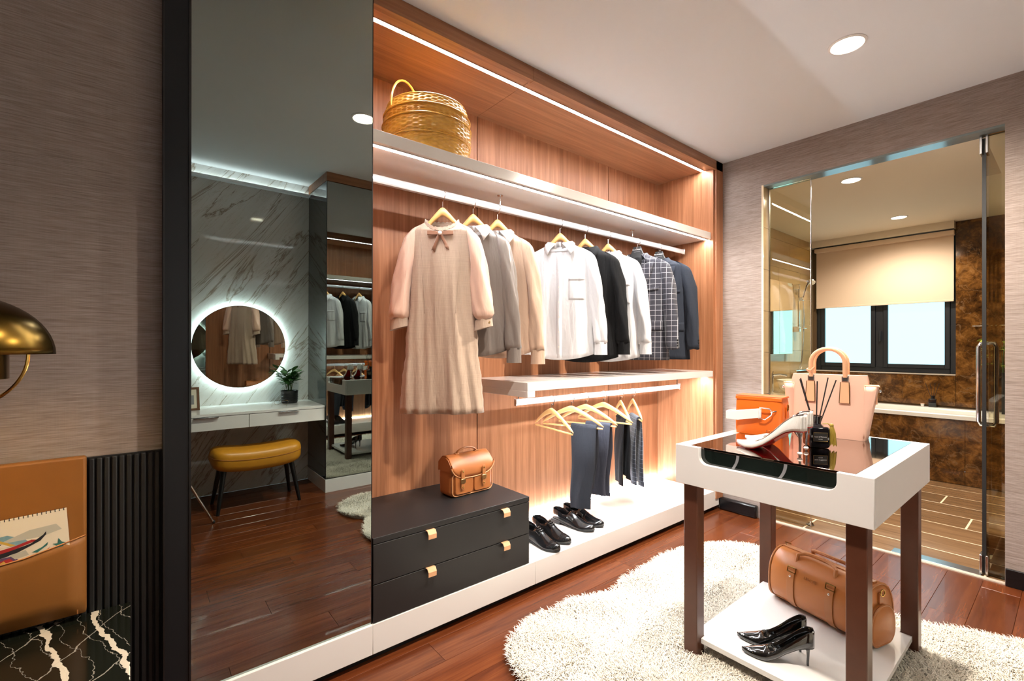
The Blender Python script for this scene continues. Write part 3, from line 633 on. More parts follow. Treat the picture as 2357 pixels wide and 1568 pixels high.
# jackets
def jacket(x, phi, zn, label, mat, seed):
    t = thing('suit_jacket', label, 'jacket', (x, 1.98, zn), phi, 'suit jackets on the upper rail')
    pr = [(.0, .070, .055), (-.015, .100, .062), (-.04, .160, .064), (-.062, .195, .060), (-.085, .205, .058), (-.16, .205, .060), (-.36, .196, .062), (-.52, .206, .066), (-.735, .218, .070)]
    B = Body(pr, 2.5, .004, (4, 7), seed, tail=-.0); B.build(mat, t, 'body', neck_drop=.06)
    for sd in (-1, 1):
        w = 1 if sd > 0 else .80; sleeve([(-.042, .160 * w, 0, .040, .034), (-.08, .180 * w, 0, .044, .046), (-.22, .212 * w, -.004, .048, .048), (-.42, .232 * w, -.016, .046, .045), (-.66, .246 * w, -.036, .040, .037)], mat, t, sd, amp=.003, seed=seed + sd)
    B.patch([(-.050, -.03), (.050, -.03), (.012, -.36), (-.012, -.36)], 'cotton_black', t, 'lining', 6, 8, .0045)
    for sd in (-1, 1):
        l = M(); rings = []
        for q in np.linspace(0, 1, 14):
            zi = lerp(-.085, -.385, q); xi = lerp(.050, .004, q); wo = .082 * (1 - q) ** .8 + .004; xo = xi + wo
            if q < .02: xo = xi + .050
            zo = zi + (.045 if 0.02 < q < .12 else .02 * (1 - q)); A = B.front(sd * xi, zi, .007); Bp = B.front(sd * xo, zo, .010)
            rings.append([A, ((A[0] + Bp[0]) / 2, (A[1] + Bp[1]) / 2 - .004, (A[2] + Bp[2]) / 2), Bp])
        o = l.loft(rings, closed=False).obj('lapel', mat, t, smooth=True, ang=80); k = o.modifiers.new('t', 'SOLIDIFY'); k.thickness = .003
    collar(mat, t, .068, .056, .045, .062, .022, .42, .030)
    for sd in (-1, 1):
        B.patch([(sd * .075, -.475), (sd * .185, -.470), (sd * .185, -.530), (sd * .075, -.535)], mat, t, 'pocket_flap', 5, 4, .007)
    B.patch([(.085, -.245), (.160, -.235), (.160, -.255), (.085, -.265)], mat, t, 'breast_pocket', 5, 2, .006)
    B.patch([(-.002, -.37), (.004, -.37), (.004, -.70), (-.002, -.70)], 'cotton_black', t, 'front_edge', 1, 12, .004)
    for i in range(2): M().lathe([(.0001, -.002), (.009, -.002), (.009, .002), (.0001, .002)], 14).xf(Matrix.Translation(B.front(.014, -.40 - i * .10, .007)) @ Matrix.Rotation(R(90), 4, 'X')).obj('button', 'label_black', t)
    for i in range(3): M().lathe([(.0001, -.002), (.006, -.002), (.006, .002), (.0001, .002)], 10).xf(Matrix.Translation((.283, -.05, -.60 - i * .018)) @ Matrix.Rotation(R(90), 4, 'X') @ Matrix.Rotation(R(60), 4, 'Y')).obj('cuff_button', 'label_black', t)
zj = 1.886
hanger(2.758, 1.98, RZ, -70, .106, RZ - 1.946, 'black branded hanger carrying the checked jacket', 'black branded hangers on the upper rail', 'hanger_plastic', tagged=True, sag=.11)
hanger(3.025, 1.98, RZ, -70, .106, RZ - 1.946, 'black branded hanger carrying the plain navy jacket', 'black branded hangers on the upper rail', 'hanger_plastic', tagged=True, sag=.11)
jacket(2.758, -70, zj, 'dark suit jacket with a white windowpane check', 'wool_check', .4)
jacket(3.025, -70, zj, 'plain navy suit jacket nearest the right wardrobe side', 'wool_navy', 1.9)

# ------------------------------------------------------------------ trouser hangers and trousers
RL = .930 + .018
gr2 = 'wooden trouser hangers on the lower rail'
TH = [(1.94, -101, 'empty wooden trouser hanger, leftmost on the lower rail'), (2.109, -70, 'wooden trouser hanger with the long dark grey trousers'), (2.244, -73, 'wooden trouser hanger with the slate blue trousers'), (2.415, -80, 'wooden trouser hanger with a bare right end, fourth on the lower rail'), (2.598, -128, 'wooden trouser hanger seen edge-on with the black trousers'), (2.735, -130, 'wooden trouser hanger seen edge-on with the checked trousers')]
for hx, ph, lab in TH: hanger(hx, 2.0, RL, ph, .205, RL - .878, lab, gr2, 'pale_hanger_wood', bar=True, sag=.105, hgt=.036, th=.008)
def trousers(x, phi, label, mat, x0, x1, Lf, Lb, seed, y=2.0, spread=.02, flr=0.9):
    t = thing('trousers', label, 'trousers', (x, y, .878 - .105 - .018 - .006), phi, 'trousers folded over hangers')
    for nm, L, sg in (('front_leg', Lf, -1), ('back_leg', Lb, 1)):
        rings = []; n = 30
        for q in np.linspace(0, 1, 22):
            z = .001 - L * q; cy = .008 + sg * (.0165 + spread * min(1, q * 3)); wl = lerp(x0, x0 + (x1 - x0) * (1 - flr) * .5, q); wr_ = lerp(x1, x1 - (x1 - x0) * (1 - flr) * .5, q)
            cx_, hw = (wl + wr_) / 2, (wr_ - wl) / 2; th = .005 + .012 * min(1, q * 2.5) + .003 * q * math.sin(q * 9 + seed)
            ring = []
            for k in range(n):
                a = 2 * math.pi * k / n; xx = hw * math.copysign(abs(math.cos(a)) ** .8, math.cos(a)); f = .006 * q * math.sin(6 * xx / hw + seed + 5 * q)
                ring.append((cx_ + xx + .014 * q * math.sin(q * 5 + seed), cy + th * math.sin(a) + f, z + .006 * math.cos(a + seed) * q))
            rings.append(ring)
        M().loft(rings, True, (True, True)).obj(nm, mat, t, smooth=True, ang=70)
    po = [(.008 + .0200 * math.cos(R(a)), .0200 * math.sin(R(a))) for a in range(0, 181, 20)] + [(.008 + .0075 * math.cos(R(a)), .0075 * math.sin(R(a))) for a in range(180, -1, -20)]
    M().prism(po, x0, x1, 'x').obj('fold', mat, t, smooth=True)
    return t
trousers(2.109, -70, 'long dark grey trousers reaching lowest over the slip-on shoes', 'wool_ink', .0, .165, .49, .38, .3, flr=.8, spread=.012)
trousers(2.244, -73, 'slate blue trousers between the dark grey and the black trousers', 'wool_slate', .0, .165, .43, .45, 1.2, flr=.8)
trousers(2.598, -128, 'black trousers on the fifth hanger of the lower rail', 'wool_black', -.09, .12, .43, .39, 2.2, flr=.85, spread=.008)
trousers(2.735, -130, 'navy trousers with a fine pale check, rightmost on the lower rail', 'trouser_check', -.07, .14, .44, .45, 3.1, flr=.85, spread=.008)
# ------------------------------------------------------------------ wicker basket
bk = thing('wicker_basket', 'round honey-coloured wicker basket with a lid on the upper shelf', 'basket', (1.108, 2.004, 2.110))
def woven(prof, nst, name, rows, amp, parent):
    pz = np.array([p[1] for p in prof]); pr = np.array([p[0] for p in prof]); n = nst * 4; rings = []
    tt = np.linspace(0, 1, len(prof))
    for r in range(rows):
        for h in range(3):
            q = (r + h / 3) / rows; rad = np.interp(q, tt, pr); z = np.interp(q, tt, pz); bulge = math.sin(math.pi * (h + .5) / 3) ; ring = []
            for k in range(n):
                a = 2 * math.pi * k / n; d = amp * bulge * math.cos(2 * math.pi * k / 4 / 1.0 * .5 + math.pi * r) * 1.0 + (.0012 * bulge)
                ring.append(((rad + d) * math.cos(a), (rad + d) * math.sin(a), z))
            rings.append(ring)
    return M().loft(rings, True, (True, True)).obj(name, 'wicker', parent, smooth=True, ang=70)
woven([(.188, 0), (.198, .02), (.2005, .06), (.202, .085)], 46, 'body', 13, .0034, bk)
woven([(.2035, .086), (.208, .10), (.2085, .14), (.2065, .165)], 46, 'body_band', 12, .0034, bk)
ld = woven([(.204, .170), (.203, .19), (.199, .225), (.186, .262)], 46, 'lid', 13, .0034, bk)
for r_, z_ in ((.2060, .086), (.2105, .166), (.187, .262), (.2055, .212 - .045 + .045)): M().tube([(r_ * math.cos(2 * math.pi * k / 48), r_ * math.sin(2 * math.pi * k / 48), z_) for k in range(48)], .0036, 6, closed=True).obj('rim', 'wicker', bk, smooth=True)
M().lathe([(.001, .264), (.09, .2655), (.150, .266), (.184, .262)], 48, caps=False).obj('lid_top', 'wicker', ld, smooth=True)
hp = []
for i in range(17):
    a = R(lerp(-8, 188, i / 16)); hp.append((-.128 - .070 * math.cos(a - .12), -.030 + .02 * math.sin(a), .222 - .018 * math.cos(a) + .145 * math.sin(a)))
M().tube(hp, .0052, 8).obj('handle', 'wicker', bk, smooth=True)

# ------------------------------------------------------------------ camera satchel on the chest
sb = thing('leather_satchel', 'small tan leather satchel with two buckled straps on the black chest', 'bag', (1.352, 2.035, .4885), 2)
w, d, h = .132, .058, .205
def rbox(w, d, z0, z1, p, n=44, rows=10, taper=.0, bulge=.05, zr=.12):
    rings = []
    for i in range(rows + 1):
        q = i / rows; e = min(q, 1 - q); k = 1 - (max(0, zr - e) / zr) ** 2 * .12; kb = 1 + bulge * math.sin(math.pi * q); rings.append(sup(w * k * (1 - taper * q), d * k * kb * (1 - taper * q), p, n, lerp(z0, z1, q)))
    return M().loft(rings, True, (True, True))
rbox(w, d, 0, .150, 7, rows=12, bulge=.06).obj('body', 'satchel_leather', sb, smooth=True, ang=50)
fl_ = []                                                     # flap: top cap that wraps down over the front with a curved hem
n = 26
for i in range(n + 1):
    u = -1 + 2 * i / n; x = u * (w + .004); hem = .118 - .028 * (1 - u * u) ** .6 + .030 * abs(u) ** 6
    tw_ = .96 if abs(u) > .98 else 1
    fl_.append([(x, -d - .010, hem), (x * 1.0, -d - .012, hem + .02), (x * tw_, -d - .008, .150), (x * tw_ * .97, -d * .55, .190), (x * .96, -d * .1, .203), (x * .96, d * .4, .199), (x * .96, d + .003, .165), (x * .96, d + .0055, .120)])
o = M().loft(fl_, closed=False).obj('flap', 'satchel_leather', sb, smooth=True, ang=60); k = o.modifiers.new('t', 'SOLIDIFY'); k.thickness = .004
M().tube([p[0] for p in fl_], .0032, 6).obj('piping', 'edge_leather', o, smooth=True)
for sd in (-1, 1):                                            # side wings closing the top
    M().prism([(-d - .004, .125), (-d - .004, .152), (-d * .5, .186), (0, .198), (d * .5, .192), (d, .16), (d, .125)], sd * (w - .004), sd * (w + .001), 'x').obj('side_gusset', 'satchel_leather', sb)
pk = M(); 
for x0, x1 in ((-.112, -.004), (.004, .112)):
    q = M().prism(rrect(x0, x1, .012, .115, .016), -d - .010, -d + .004, 'y').obj('front_pocket', 'satchel_leather', sb, bevel=.004)
M().tube([(x_, -d - .002, z_) for x_, z_ in rrect(-.126, .126, .006, .118, .024)], .0030, 6, closed=True).obj('piping', 'edge_leather', sb, smooth=True)
for sx in (-.072, .060):
    s_ = M().prism(rrect(sx - .0105, sx + .0105, .038, .140, .0095), -d - .019, -d - .0155, 'y').obj('strap', 'strap_leather', sb, bevel=.001)
    M().prism(rrect(sx - .015, sx + .015, .070, .092, .004), -d - .0225, -d - .0195, 'y').obj('buckle', 'antique_brass', s_, bevel=.0015)
    for zz in (.050, .128): M().ball((sx, -d - .0195, zz), .0042, 10).obj('rivet', 'brass', s_, smooth=True)
hpts = [(lerp(-.062, .062, q), -.004, .205 + .024 * math.sin(math.pi * q) ** .55) for q in np.linspace(0, 1, 15)]
M().tube(hpts, .0085, 8, flat=.55).obj('handle', 'strap_leather', sb, smooth=True)
text('BILLINGHAM', .006, 'strap_leather', sb, (0, -d - .0135, .132), (R(90), 0, 0)) if False else None
for sx in (-.062, .062): M().box(sx - .012, sx + .012, -.012, .006, .200, .207).obj('handle_mount', 'strap_leather', sb, bevel=.002)

# ------------------------------------------------------------------ shoes
def shoe(name, label, grp, pos, rz, L, W, solez, side, crown, opn, mat, sole_mat, inner_mat, th=.006, wtab=None, heel=None, extra=None, topw=.78, sole_w=1.04, piping=None):
    t = thing(name, label, 'shoe', pos, rz, grp); S = np.linspace(0, 1, 34)
    sw = wtab or [(0, .35), (.03, .62), (.08, .80), (.2, .86), (.4, .80), (.6, .92), (.72, 1.0), (.84, .86), (.93, .58), (.98, .32), (1, .16)]
    I = lambda tab, s: float(np.interp(s, [a for a, _ in tab], [b for _, b in tab]))
    def sm(tab, s, e=.03): return (I(tab, max(0, s - e)) + 2 * I(tab, s) + I(tab, min(1, s + e))) / 4
    def section(s):
        w = W * I(sw, s); zb = sm(solez, s) + th; zt = zb + sm(side, s); zc = max(zt, zb + sm(crown, s)); o = sm(opn, s, .025); pts = []; xt = w * topw * (1 if s > .05 else 1)
        for k in range(6):
            q = k / 5; pts.append((lerp(w, xt, q ** 1.6) + w * .05 * math.sin(math.pi * q), zb + (zt - zb) * q))
        for k in range(1, 5):
            q = k / 4; c = (xt * (1 - q), zt + (zc - zt) * math.sin(q * math.pi / 2)); op = ((.93, zt - .001), (.88, (zt + zb) / 2), (.80, zb + .004), (0, zb + .003))[k - 1]
            pts.append((lerp(c[0], xt * op[0], o), lerp(c[1], op[1], o)))
        return pts
    rings = []
    for s in S:
        p = section(s); rings.append([(x, s * L, z) for x, z in p] + [(-x, s * L, z) for x, z in p[-2::-1]])
    up = M().loft(rings, closed=False)
    for r_ in (rings[0], rings[-1]):
        b0 = len(up.v); up.v += r_; n = len(r_)
        for k in range(5): up.f.append((b0 + k, b0 + k + 1, b0 + n - 2 - k, b0 + n - 1 - k))
    u_ = up.obj('upper', mat, t, smooth=True, ang=65); sd = u_.modifiers.new('t', 'SOLIDIFY'); sd.thickness = .0015; sd.offset = 0
    so = []
    for s in S:
        w = W * I(sw, s) * sole_w; zb = sm(solez, s); so.append([(w, s * L * 1.0, zb), (w, s * L, zb + th), (-w, s * L, zb + th), (-w, s * L, zb)])
    M().loft(so, True, (True, True)).obj('sole', sole_mat, t, smooth=True, ang=40)
    ins = [[(W * I(sw, s) * topw * .86, s * L, sm(solez, s) + th + .0045), (-W * I(sw, s) * topw * .86, s * L, sm(solez, s) + th + .0045)] for s in np.linspace(.04, .70, 16)]
    M().loft(ins, closed=False).obj('insole', inner_mat, t)
    if heel: heel(t, lambda s: sm(solez, s), lambda s: W * I(sw, s))
    if extra: extra(t, section, L)
    if piping:
        a0, a1, pm, pr_ = piping; pth = [(section(s)[5][0], s * L, section(s)[5][1] + .001) for s in np.linspace(a0, a1, 22)]
        M().tube(pth + [(-x, y, z) for x, y, z in pth[::-1]], pr_, 5).obj('topline', pm, t, smooth=True)
    return t
flat_ = [(0, .020), (.22, .020), (.27, .013), (.45, .004), (.62, 0), (.82, .001), (1, .010)]
o_side = [(0, .058), (.1, .056), (.25, .048), (.42, .044), (.5, .040), (.6, .030), (.72, .022), (.9, .018), (1, .012)]
o_crown = [(0, .06), (.3, .075), (.42, .078), (.5, .072), (.62, .056), (.75, .042), (.88, .034), (.96, .026), (1, .016)]
def block_heel(t, z, wf): M().loft([[(x * wf(.12) * 1.04, y, zz) for x, y in ((-.95, -.002), (.95, -.002), (1, .035), (1, .070), (-1, .070), (-1, .035))] for zz in (0, .0195)], True, (True, True)).obj('heel', 'black_sole', t, bevel=.002)
def laces(t, sec, L):
    for i, s in enumerate((.40, .445, .49, .535)):
        p = sec(s); a = p[7]; pts = [(-a[0] * 1.05, s * L, a[1] + .004), (-a[0] * .5, s * L + .004, p[8][1] + .005), (0, s * L + .005, p[9][1] + .0055), (a[0] * .5, s * L + .004, p[8][1] + .005), (a[0] * 1.05, s * L, a[1] + .004)]
        M().tube(pts, .0022, 6).obj('lace', 'black_leather', t, smooth=True)
    for sx in (-1, 1):
        pts = [(0, .40 * L, sec(.4)[9][1] + .007), (sx * .010, .39 * L, sec(.4)[9][1] + .014), (sx * .022, .40 * L, sec(.4)[8][1] + .010), (sx * .012, .42 * L, sec(.42)[9][1] + .008), (0, .40 * L, sec(.4)[9][1] + .007)]
        M().tube(pts, .0018, 5).obj('lace_bow', 'black_leather', t, smooth=True)
    for s in (.80, .825, .85, .875, .90, .925):
        p = sec(s)[3:]; pts = [(x * 1.01, s * L, z + .0012) for x, z in p] + [(-x * 1.01, s * L, z + .0012) for x, z in p[-2::-1]]; M().tube(pts, .0013, 5).obj('toe_ridge', 'black_leather', t, smooth=True)
    for sx in (-1, 1):
        rr_ = []
        for s in np.linspace(.36, .56, 8):
            p = sec(s); rr_.append([(sx * (p[6][0] * 1.02 + .001), s * L, p[6][1] + .003), (sx * (p[8][0] * .9), s * L, p[8][1] + .004)])
        o = M().loft(rr_, closed=False).obj('eyelet_facing', 'black_leather', t, smooth=True); k = o.modifiers.new('t', 'SOLIDIFY'); k.thickness = .002
def gores(t, sec, L):
    for sx in (-1, 1):
        rr_ = []
        for s in np.linspace(.40, .56, 7):
            p = sec(s); rr_.append([(sx * (p[k][0] + .0012), s * L, p[k][1] + .0015) for k in (4, 5, 6)])
        o = M().loft(rr_, closed=False).obj('elastic_gore', 'slate_shoe', t, smooth=True); k = o.modifiers.new('t', 'SOLIDIFY'); k.thickness = .0015
    pts = [(x * 1.0, .60 * L, z + .001) for x, z in sec(.60)[5:]]; M().tube(pts + [(-x, y, z) for x, y, z in pts[-2::-1]], .0014, 5).obj('vamp_seam', 'black_leather', t, smooth=True)
og = [(0, 1), (.30, 1), (.38, .55), (.42, 0), (1, 0)]
gl = 'black leather men\'s shoes on the white plinth'
for (x, y, rz, nm, lab, ex) in ((1.748, 2.035, 180, 'lace_up_shoe', 'black lace-up shoe with a ridged toe, next to the black chest', laces), (1.858, 2.065, 181, 'lace_up_shoe', 'black lace-up shoe with a ridged toe, right one of its pair', laces), (2.055, 2.095, 189, 'slip_on_shoe', 'plain black slip-on shoe, the left one of its pair', gores), (2.155, 2.105, 188, 'slip_on_shoe', 'plain black slip-on shoe, the right one, nearest the trousers', gores)):
    shoe(nm, lab, gl, (x, y, PZ + .0006), rz, .290, .047, flat_, o_side, o_crown, og, 'black_leather', 'black_sole', 'black_inner', .007, heel=block_heel, extra=ex)
# pumps
def pump(name, label, grp, pos, rz, L, W, hh, mat, smat, imat, hmat, bead, piping):
    sz = [(0, hh), (.10, hh), (.22, hh * .88), (.36, hh * .58), (.52, hh * .22), (.64, .004), (.74, 0), (.9, .001), (1, .008)]
    sd = [(0, .058), (.08, .054), (.2, .040), (.35, .028), (.5, .022), (.6, .022), (.7, .020), (.85, .015), (1, .006)]
    cr = [(0, .05), (.5, .034), (.6, .036), (.68, .032), (.8, .024), (.92, .015), (1, .008)]
    wt = [(0, .30), (.03, .52), (.08, .66), (.2, .70), (.4, .66), (.55, .86), (.67, 1.0), (.78, .86), (.88, .56), (.95, .28), (1, .04)]
    def stiletto(t, z, wf):
        m = M().loft([[(x * k, y0 + y * k, zz) for x, y in [(math.cos(2 * math.pi * j / 12), math.sin(2 * math.pi * j / 12)) for j in range(12)]] for k, y0, zz in ((.0042, .018, 0), (.0040, .018, .012), (.0042, .017, hh * .45), (.0056, .017, hh * .75), (.013, .022, hh * .93), (.019, .026, hh + .004))], True, (True, True))
        hl = m.obj('heel', hmat, t, smooth=True, ang=60)
        if bead: M().ball((0, .018, .010), .0085, 12, (1, 1, .8)).obj('heel_bead', 'pearl', hl, smooth=True)
    return shoe(name, label, grp, pos, rz, L, W, sz, sd, cr, [(0, 1), (.52, 1), (.60, .5), (.64, 0), (1, 0)], mat, smat, imat, .004, wt, stiletto, None, .90, .94, piping)
def pair_rot(toe, stem): return math.degrees(math.atan2(toe[1] - stem[1], toe[0] - stem[0])) - 90
SZ = .0905
for toe, stem, lab in (((1.776, .822), (1.889, .625), 'glossy black pointed pump with a thin heel, the nearer of the two'), ((1.853, .874), (1.953, .671), 'glossy black pointed pump with a thin heel, partly behind its twin')):
    rz = pair_rot(toe, stem); a = R(rz + 90); pump('patent_pump', lab, 'black patent pumps on the lower table shelf', (stem[0] - .018 * math.cos(a), stem[1] - .018 * math.sin(a), SZ), rz, .232, .035, .070, 'patent_black', 'black_sole', 'black_inner', 'patent_black', False, (.0, .62, 'patent_black', .0016))
TZ = .8525
def crystals(t): pass
for toe, stem, lab in (((1.868, .885), (1.834, .632), 'pearly white pointed pump with silver heel, toe towards the wardrobe'), ((1.985, .895), (1.953, .652), 'second pearly white pump standing behind the first')):
    rz = pair_rot(toe, stem); a = R(rz + 90); q = pump('white_pump', lab, 'white pumps on the glass table', (stem[0] - .018 * math.cos(a), stem[1] - .018 * math.sin(a), TZ), rz, .256, .043, .088, 'white_glitter', 'red_sole', 'nude_lining', 'silver', True, (.0, .62, 'silver', .0022))

# ------------------------------------------------------------------ display table
TX0, TX1, TY0, TY1, TT, TA = 1.690, 2.480, .385, 1.030, .852, .700
tb = thing('display_table', 'white display table with a bronze glass top and dark brown legs', 'table', ((TX0 + TX1) / 2, (TY0 + TY1) / 2, 0))
ox, oy = (TX0 + TX1) / 2, (TY0 + TY1) / 2; hx, hy = (TX1 - TX0) / 2, (TY1 - TY0) / 2
b_ = .05
c0, c1, cz = -hy + .095, hy - .098, TT - .062
cut = arc(c1 - .03, cz + .03, .03, 0, -90, 5) + arc(c0 + .03, cz + .03, .03, -90, -180, 5)
front = [(-hy, TA), (hy, TA), (hy, TT), (c1, TT)] + cut + [(c0, TT), (-hy, TT)]
M().prism(front, -hx, -hx + .020, 'x').obj('front_board', 'white_lacquer', tb, bevel=.0015)
M().box(-hx + .020, hx - .020, hy - b_, hy, TA, TT).obj('side_board', 'white_lacquer', tb, bevel=.0015); M().box(-hx + .020, hx - .020, -hy, -hy + b_, TA, TT).obj('side_board', 'white_lacquer', tb, bevel=.0015); M().box(hx - .020, hx, -hy, hy, TA, TT).obj('rear_board', 'white_lacquer', tb, bevel=.0015)
M().box(-hx + .0205, hx - .021, -hy + b_ + .001, hy - b_ - .001, TA + .005, TA + .02).obj('bottom_board', 'white_matte', tb)
M().box(-hx + .0205, hx - .021, -hy + b_ + .0005, hy - b_ - .0005, TT - .008, TT).obj('glass_top', 'table_glass', tb, bevel=.0006)
M().box(-hx + .0215, -hx + .027, c0 - .01, c1 + .01, cz - .01, TT - .0085).obj('front_window', 'table_window', tb)
for yy in (-.075, .085): M().loft([[(-hx + .0195, yy + .018 * q * q - .005, TT - .009 - .050 * q), (-hx + .0195, yy + .018 * q * q + .005, TT - .009 - .050 * q), (-hx + .0212, yy + .018 * q * q + .005, TT - .009 - .050 * q), (-hx + .0212, yy + .018 * q * q - .005, TT - .009 - .050 * q)] for q in np.linspace(0, 1, 8)], True, (True, True)).obj('grey_arc', 'photo_grey', tb)  # two curved grey strips just in front of the dark window
lw = .056
for sx in (-1, 1):
    for sy in (-1, 1):
        x0 = sx * (hx - .022 - lw / 2); y0 = sy * (hy - .022 - lw / 2); M().box(x0 - lw / 2, x0 + lw / 2, y0 - lw / 2, y0 + lw / 2, .0095, TA).obj('leg', 'leg_brown', tb, bevel=.003)
sh = [(-hx + .05, -hy + .079), (-hx + .079, -hy + .079), (-hx + .079, -hy + .04), (hx - .079, -hy + .04), (hx - .079, -hy + .079), (hx - .05, -hy + .079), (hx - .05, hy - .079), (hx - .079, hy - .079), (hx - .079, hy - .04), (-hx + .079, hy - .04), (-hx + .079, hy - .079), (-hx + .05, hy - .079)]
M().prism(sh, .070, .090, 'z').obj('lower_shelf', 'white_lacquer', tb, bevel=.001)

# ------------------------------------------------------------------ bags on the table
ob = thing('shoulder_bag', 'boxy orange leather shoulder bag with a cream strap and silver buckle', 'bag', (2.184, .905, TZ), -86)
w, d, h = .098, .050, .165
rings = []
for q in np.linspace(0, 1, 9):
    e = min(q, 1 - q); k = 1 - max(0, .06 - e) * .5; rings.append(sup(w * k * (1 - .02 * q), d * k * (1 + .06 * math.sin(math.pi * q) - .10 * q), 12, 48, h * q))
M().loft(rings, True, (True, True)).obj('body', 'orange_leather', ob, smooth=True, ang=45)
M().loft([sup(w * 1.0, d * .93, 14, 40, z) for z in (h, h + .004)] + [sup(w * .99, d * .90, 14, 40, h + .0065)], True, (True, True)).obj('top_flap', 'orange_edge', ob, smooth=True, ang=40)
M().box(-w * .97, w * .97, -d * .93 - .003, -d * .93 + .001, h - .012, h + .002).obj('flap_edge', 'orange_leather', ob, bevel=.0015)
st = [(-w - .030, -d - .012, .060, .096), (-w * .8, -d - .013, .060, .104), (-.02, -d - .011, .072, .114), (.018, -d - .009, .080, .120)]
o = M().loft([[(x, y, z0), (x, y, z1), (x, y - .005, z1), (x, y - .005, z0)] for x, y, z0, z1 in st] , True, (True, True)).obj('strap', 'cream_leather', ob, bevel=.0012)
st2 = [(-w - .030, -d - .012), (-w - .034, 0), (-w - .010, d + .008)]
M().loft([[(x, y, .060), (x, y, .096), (x - .004, y - .003, .096), (x - .004, y - .003, .060)] for x, y in st2], True, (True, True)).obj('strap_return', 'cream_leather', ob, bevel=.001)
bpts = [(.010, -d - .017, .076), (.014, -d - .017, .124), (.052, -d - .014, .120), (.062, -d - .013, .110), (.058, -d - .014, .095), (.034, -d - .016, .074)]
M().tube(bpts, .0032, 6, closed=True).obj('buckle', 'steel', ob, smooth=True); M().tube([(.056, -d - .013, .106), (.068, -d - .008, .110), (.074, -d - .001, .112)], .003, 6).obj('hook', 'steel', ob, smooth=True)
M().tube([(w + .006, 0 + .010 * math.cos(R(a)), .125 + .014 * math.sin(R(a))) for a in range(0, 360, 30)], .0022, 6, closed=True).obj('side_ring', 'brass', ob, smooth=True)
M().box(w, w + .004, -.009, .009, .08, .128).obj('side_tab', 'orange_leather', ob, bevel=.0015)
text('JUNO', .0135, 'silver', ob, (.052, -d * 1.02 - .004, .022), (R(90), 0, 0), ext=.001)

tt_ = thing('tote_bag', 'large pale pink leather tote with two rounded handles', 'bag', (2.365, .700, TZ), -83)
w, d, h = .140, .058, .268
rings = []
for q in np.linspace(0, 1, 12):
    e = 1 if .04 < q < .97 else .965; rings.append(sup(w * e * (1 + .0 * q), d * e * lerp(1.0, .30, q ** 1.2), 9, 48, h * q))
M().loft(rings, True, (True, True)).obj('body', 'pink_leather', tt_, smooth=True, ang=45)
for sd in (-1, 1):
    wg = []
    for q in np.linspace(0, 1, 9):
        xo = w - .006 + lerp(.001, .036, q); dd = d * lerp(.99, .50, q); ze = h * .80 * q + .012
        wg.append([(sd * (w - .012), -dd * .96, ze), (sd * xo, -dd * .72, ze), (sd * (xo + .004), 0, ze - .004), (sd * xo, dd * .72, ze), (sd * (w - .012), dd * .96, ze)])
    o = M().loft(wg, closed=False).obj('wing', 'pink_leather', tt_, smooth=True, ang=60); k = o.modifiers.new('t', 'SOLIDIFY'); k.thickness = .003
    M().tube(wg[-1], .0026, 6).obj('wing_edge', 'peach_leather', o, smooth=True)
    M().box(sd * (w + .026) - .002, sd * (w + .026) + .002, -.009, .009, .15, .205).obj('ring_tab', 'peach_leather', tt_, bevel=.001); M().ball((sd * (w + .036), 0, .205), .007, 10).obj('stud', 'silver', tt_, smooth=True)
for yy, sg in ((-.026, -1), (.026, 1)):
    hp = [(-.062, yy, h - .010), (-.062, yy * 1.1, h + .035)] + [(-.062 * math.cos(R(a)), yy * 1.15, h + .050 + .062 * math.sin(R(a))) for a in range(0, 181, 15)] + [(.062, yy * 1.1, h + .035), (.062, yy, h - .010)]
    hd = M().tube(hp, .0088, 10).obj('handle', 'peach_leather', tt_, smooth=True)
    if sg < 0:
        M().tube([(-.052, yy * 1.1, h + .025), (-.060, yy - .010, h + .012), (-.074, yy * 1.1, h + .018), (-.062, yy + .006, h + .026)], .006, 6, closed=True, flat=1.6).obj('handle_wrap', 'peach_leather', hd, smooth=True)
def fy(z): return -d * lerp(1.0, .30, (z / h) ** 1.2) - .003
for sx in (-.062, .062):
    M().box(sx - .013, sx + .013, fy(h - .01) - .007, fy(h - .01) + .004, h - .030, h - .002).obj('handle_clasp', 'steel', tt_, bevel=.003)
    tg = M(); pts = [(sx - .015, fy(h - .03) - .008, h - .030), (sx + .015, fy(h - .03) - .008, h - .030), (sx + .018, fy(h - .115) - .002, h - .118), (sx - .018, fy(h - .115) - .002, h - .118)]
    tg.add(pts + [(x, y - .004, z) for x, y, z in pts], [(0, 1, 2, 3), (4, 7, 6, 5), (0, 4, 5, 1), (1, 5, 6, 2), (2, 6, 7, 3), (3, 7, 4, 0)]); q_ = tg.obj('tag', 'peach_leather', tt_, bevel=.001)
    M().tube([(x, y - .003, z) for x, y, z in pts], .0019, 5, closed=True).obj('tag_frame', 'brass_dark', q_)

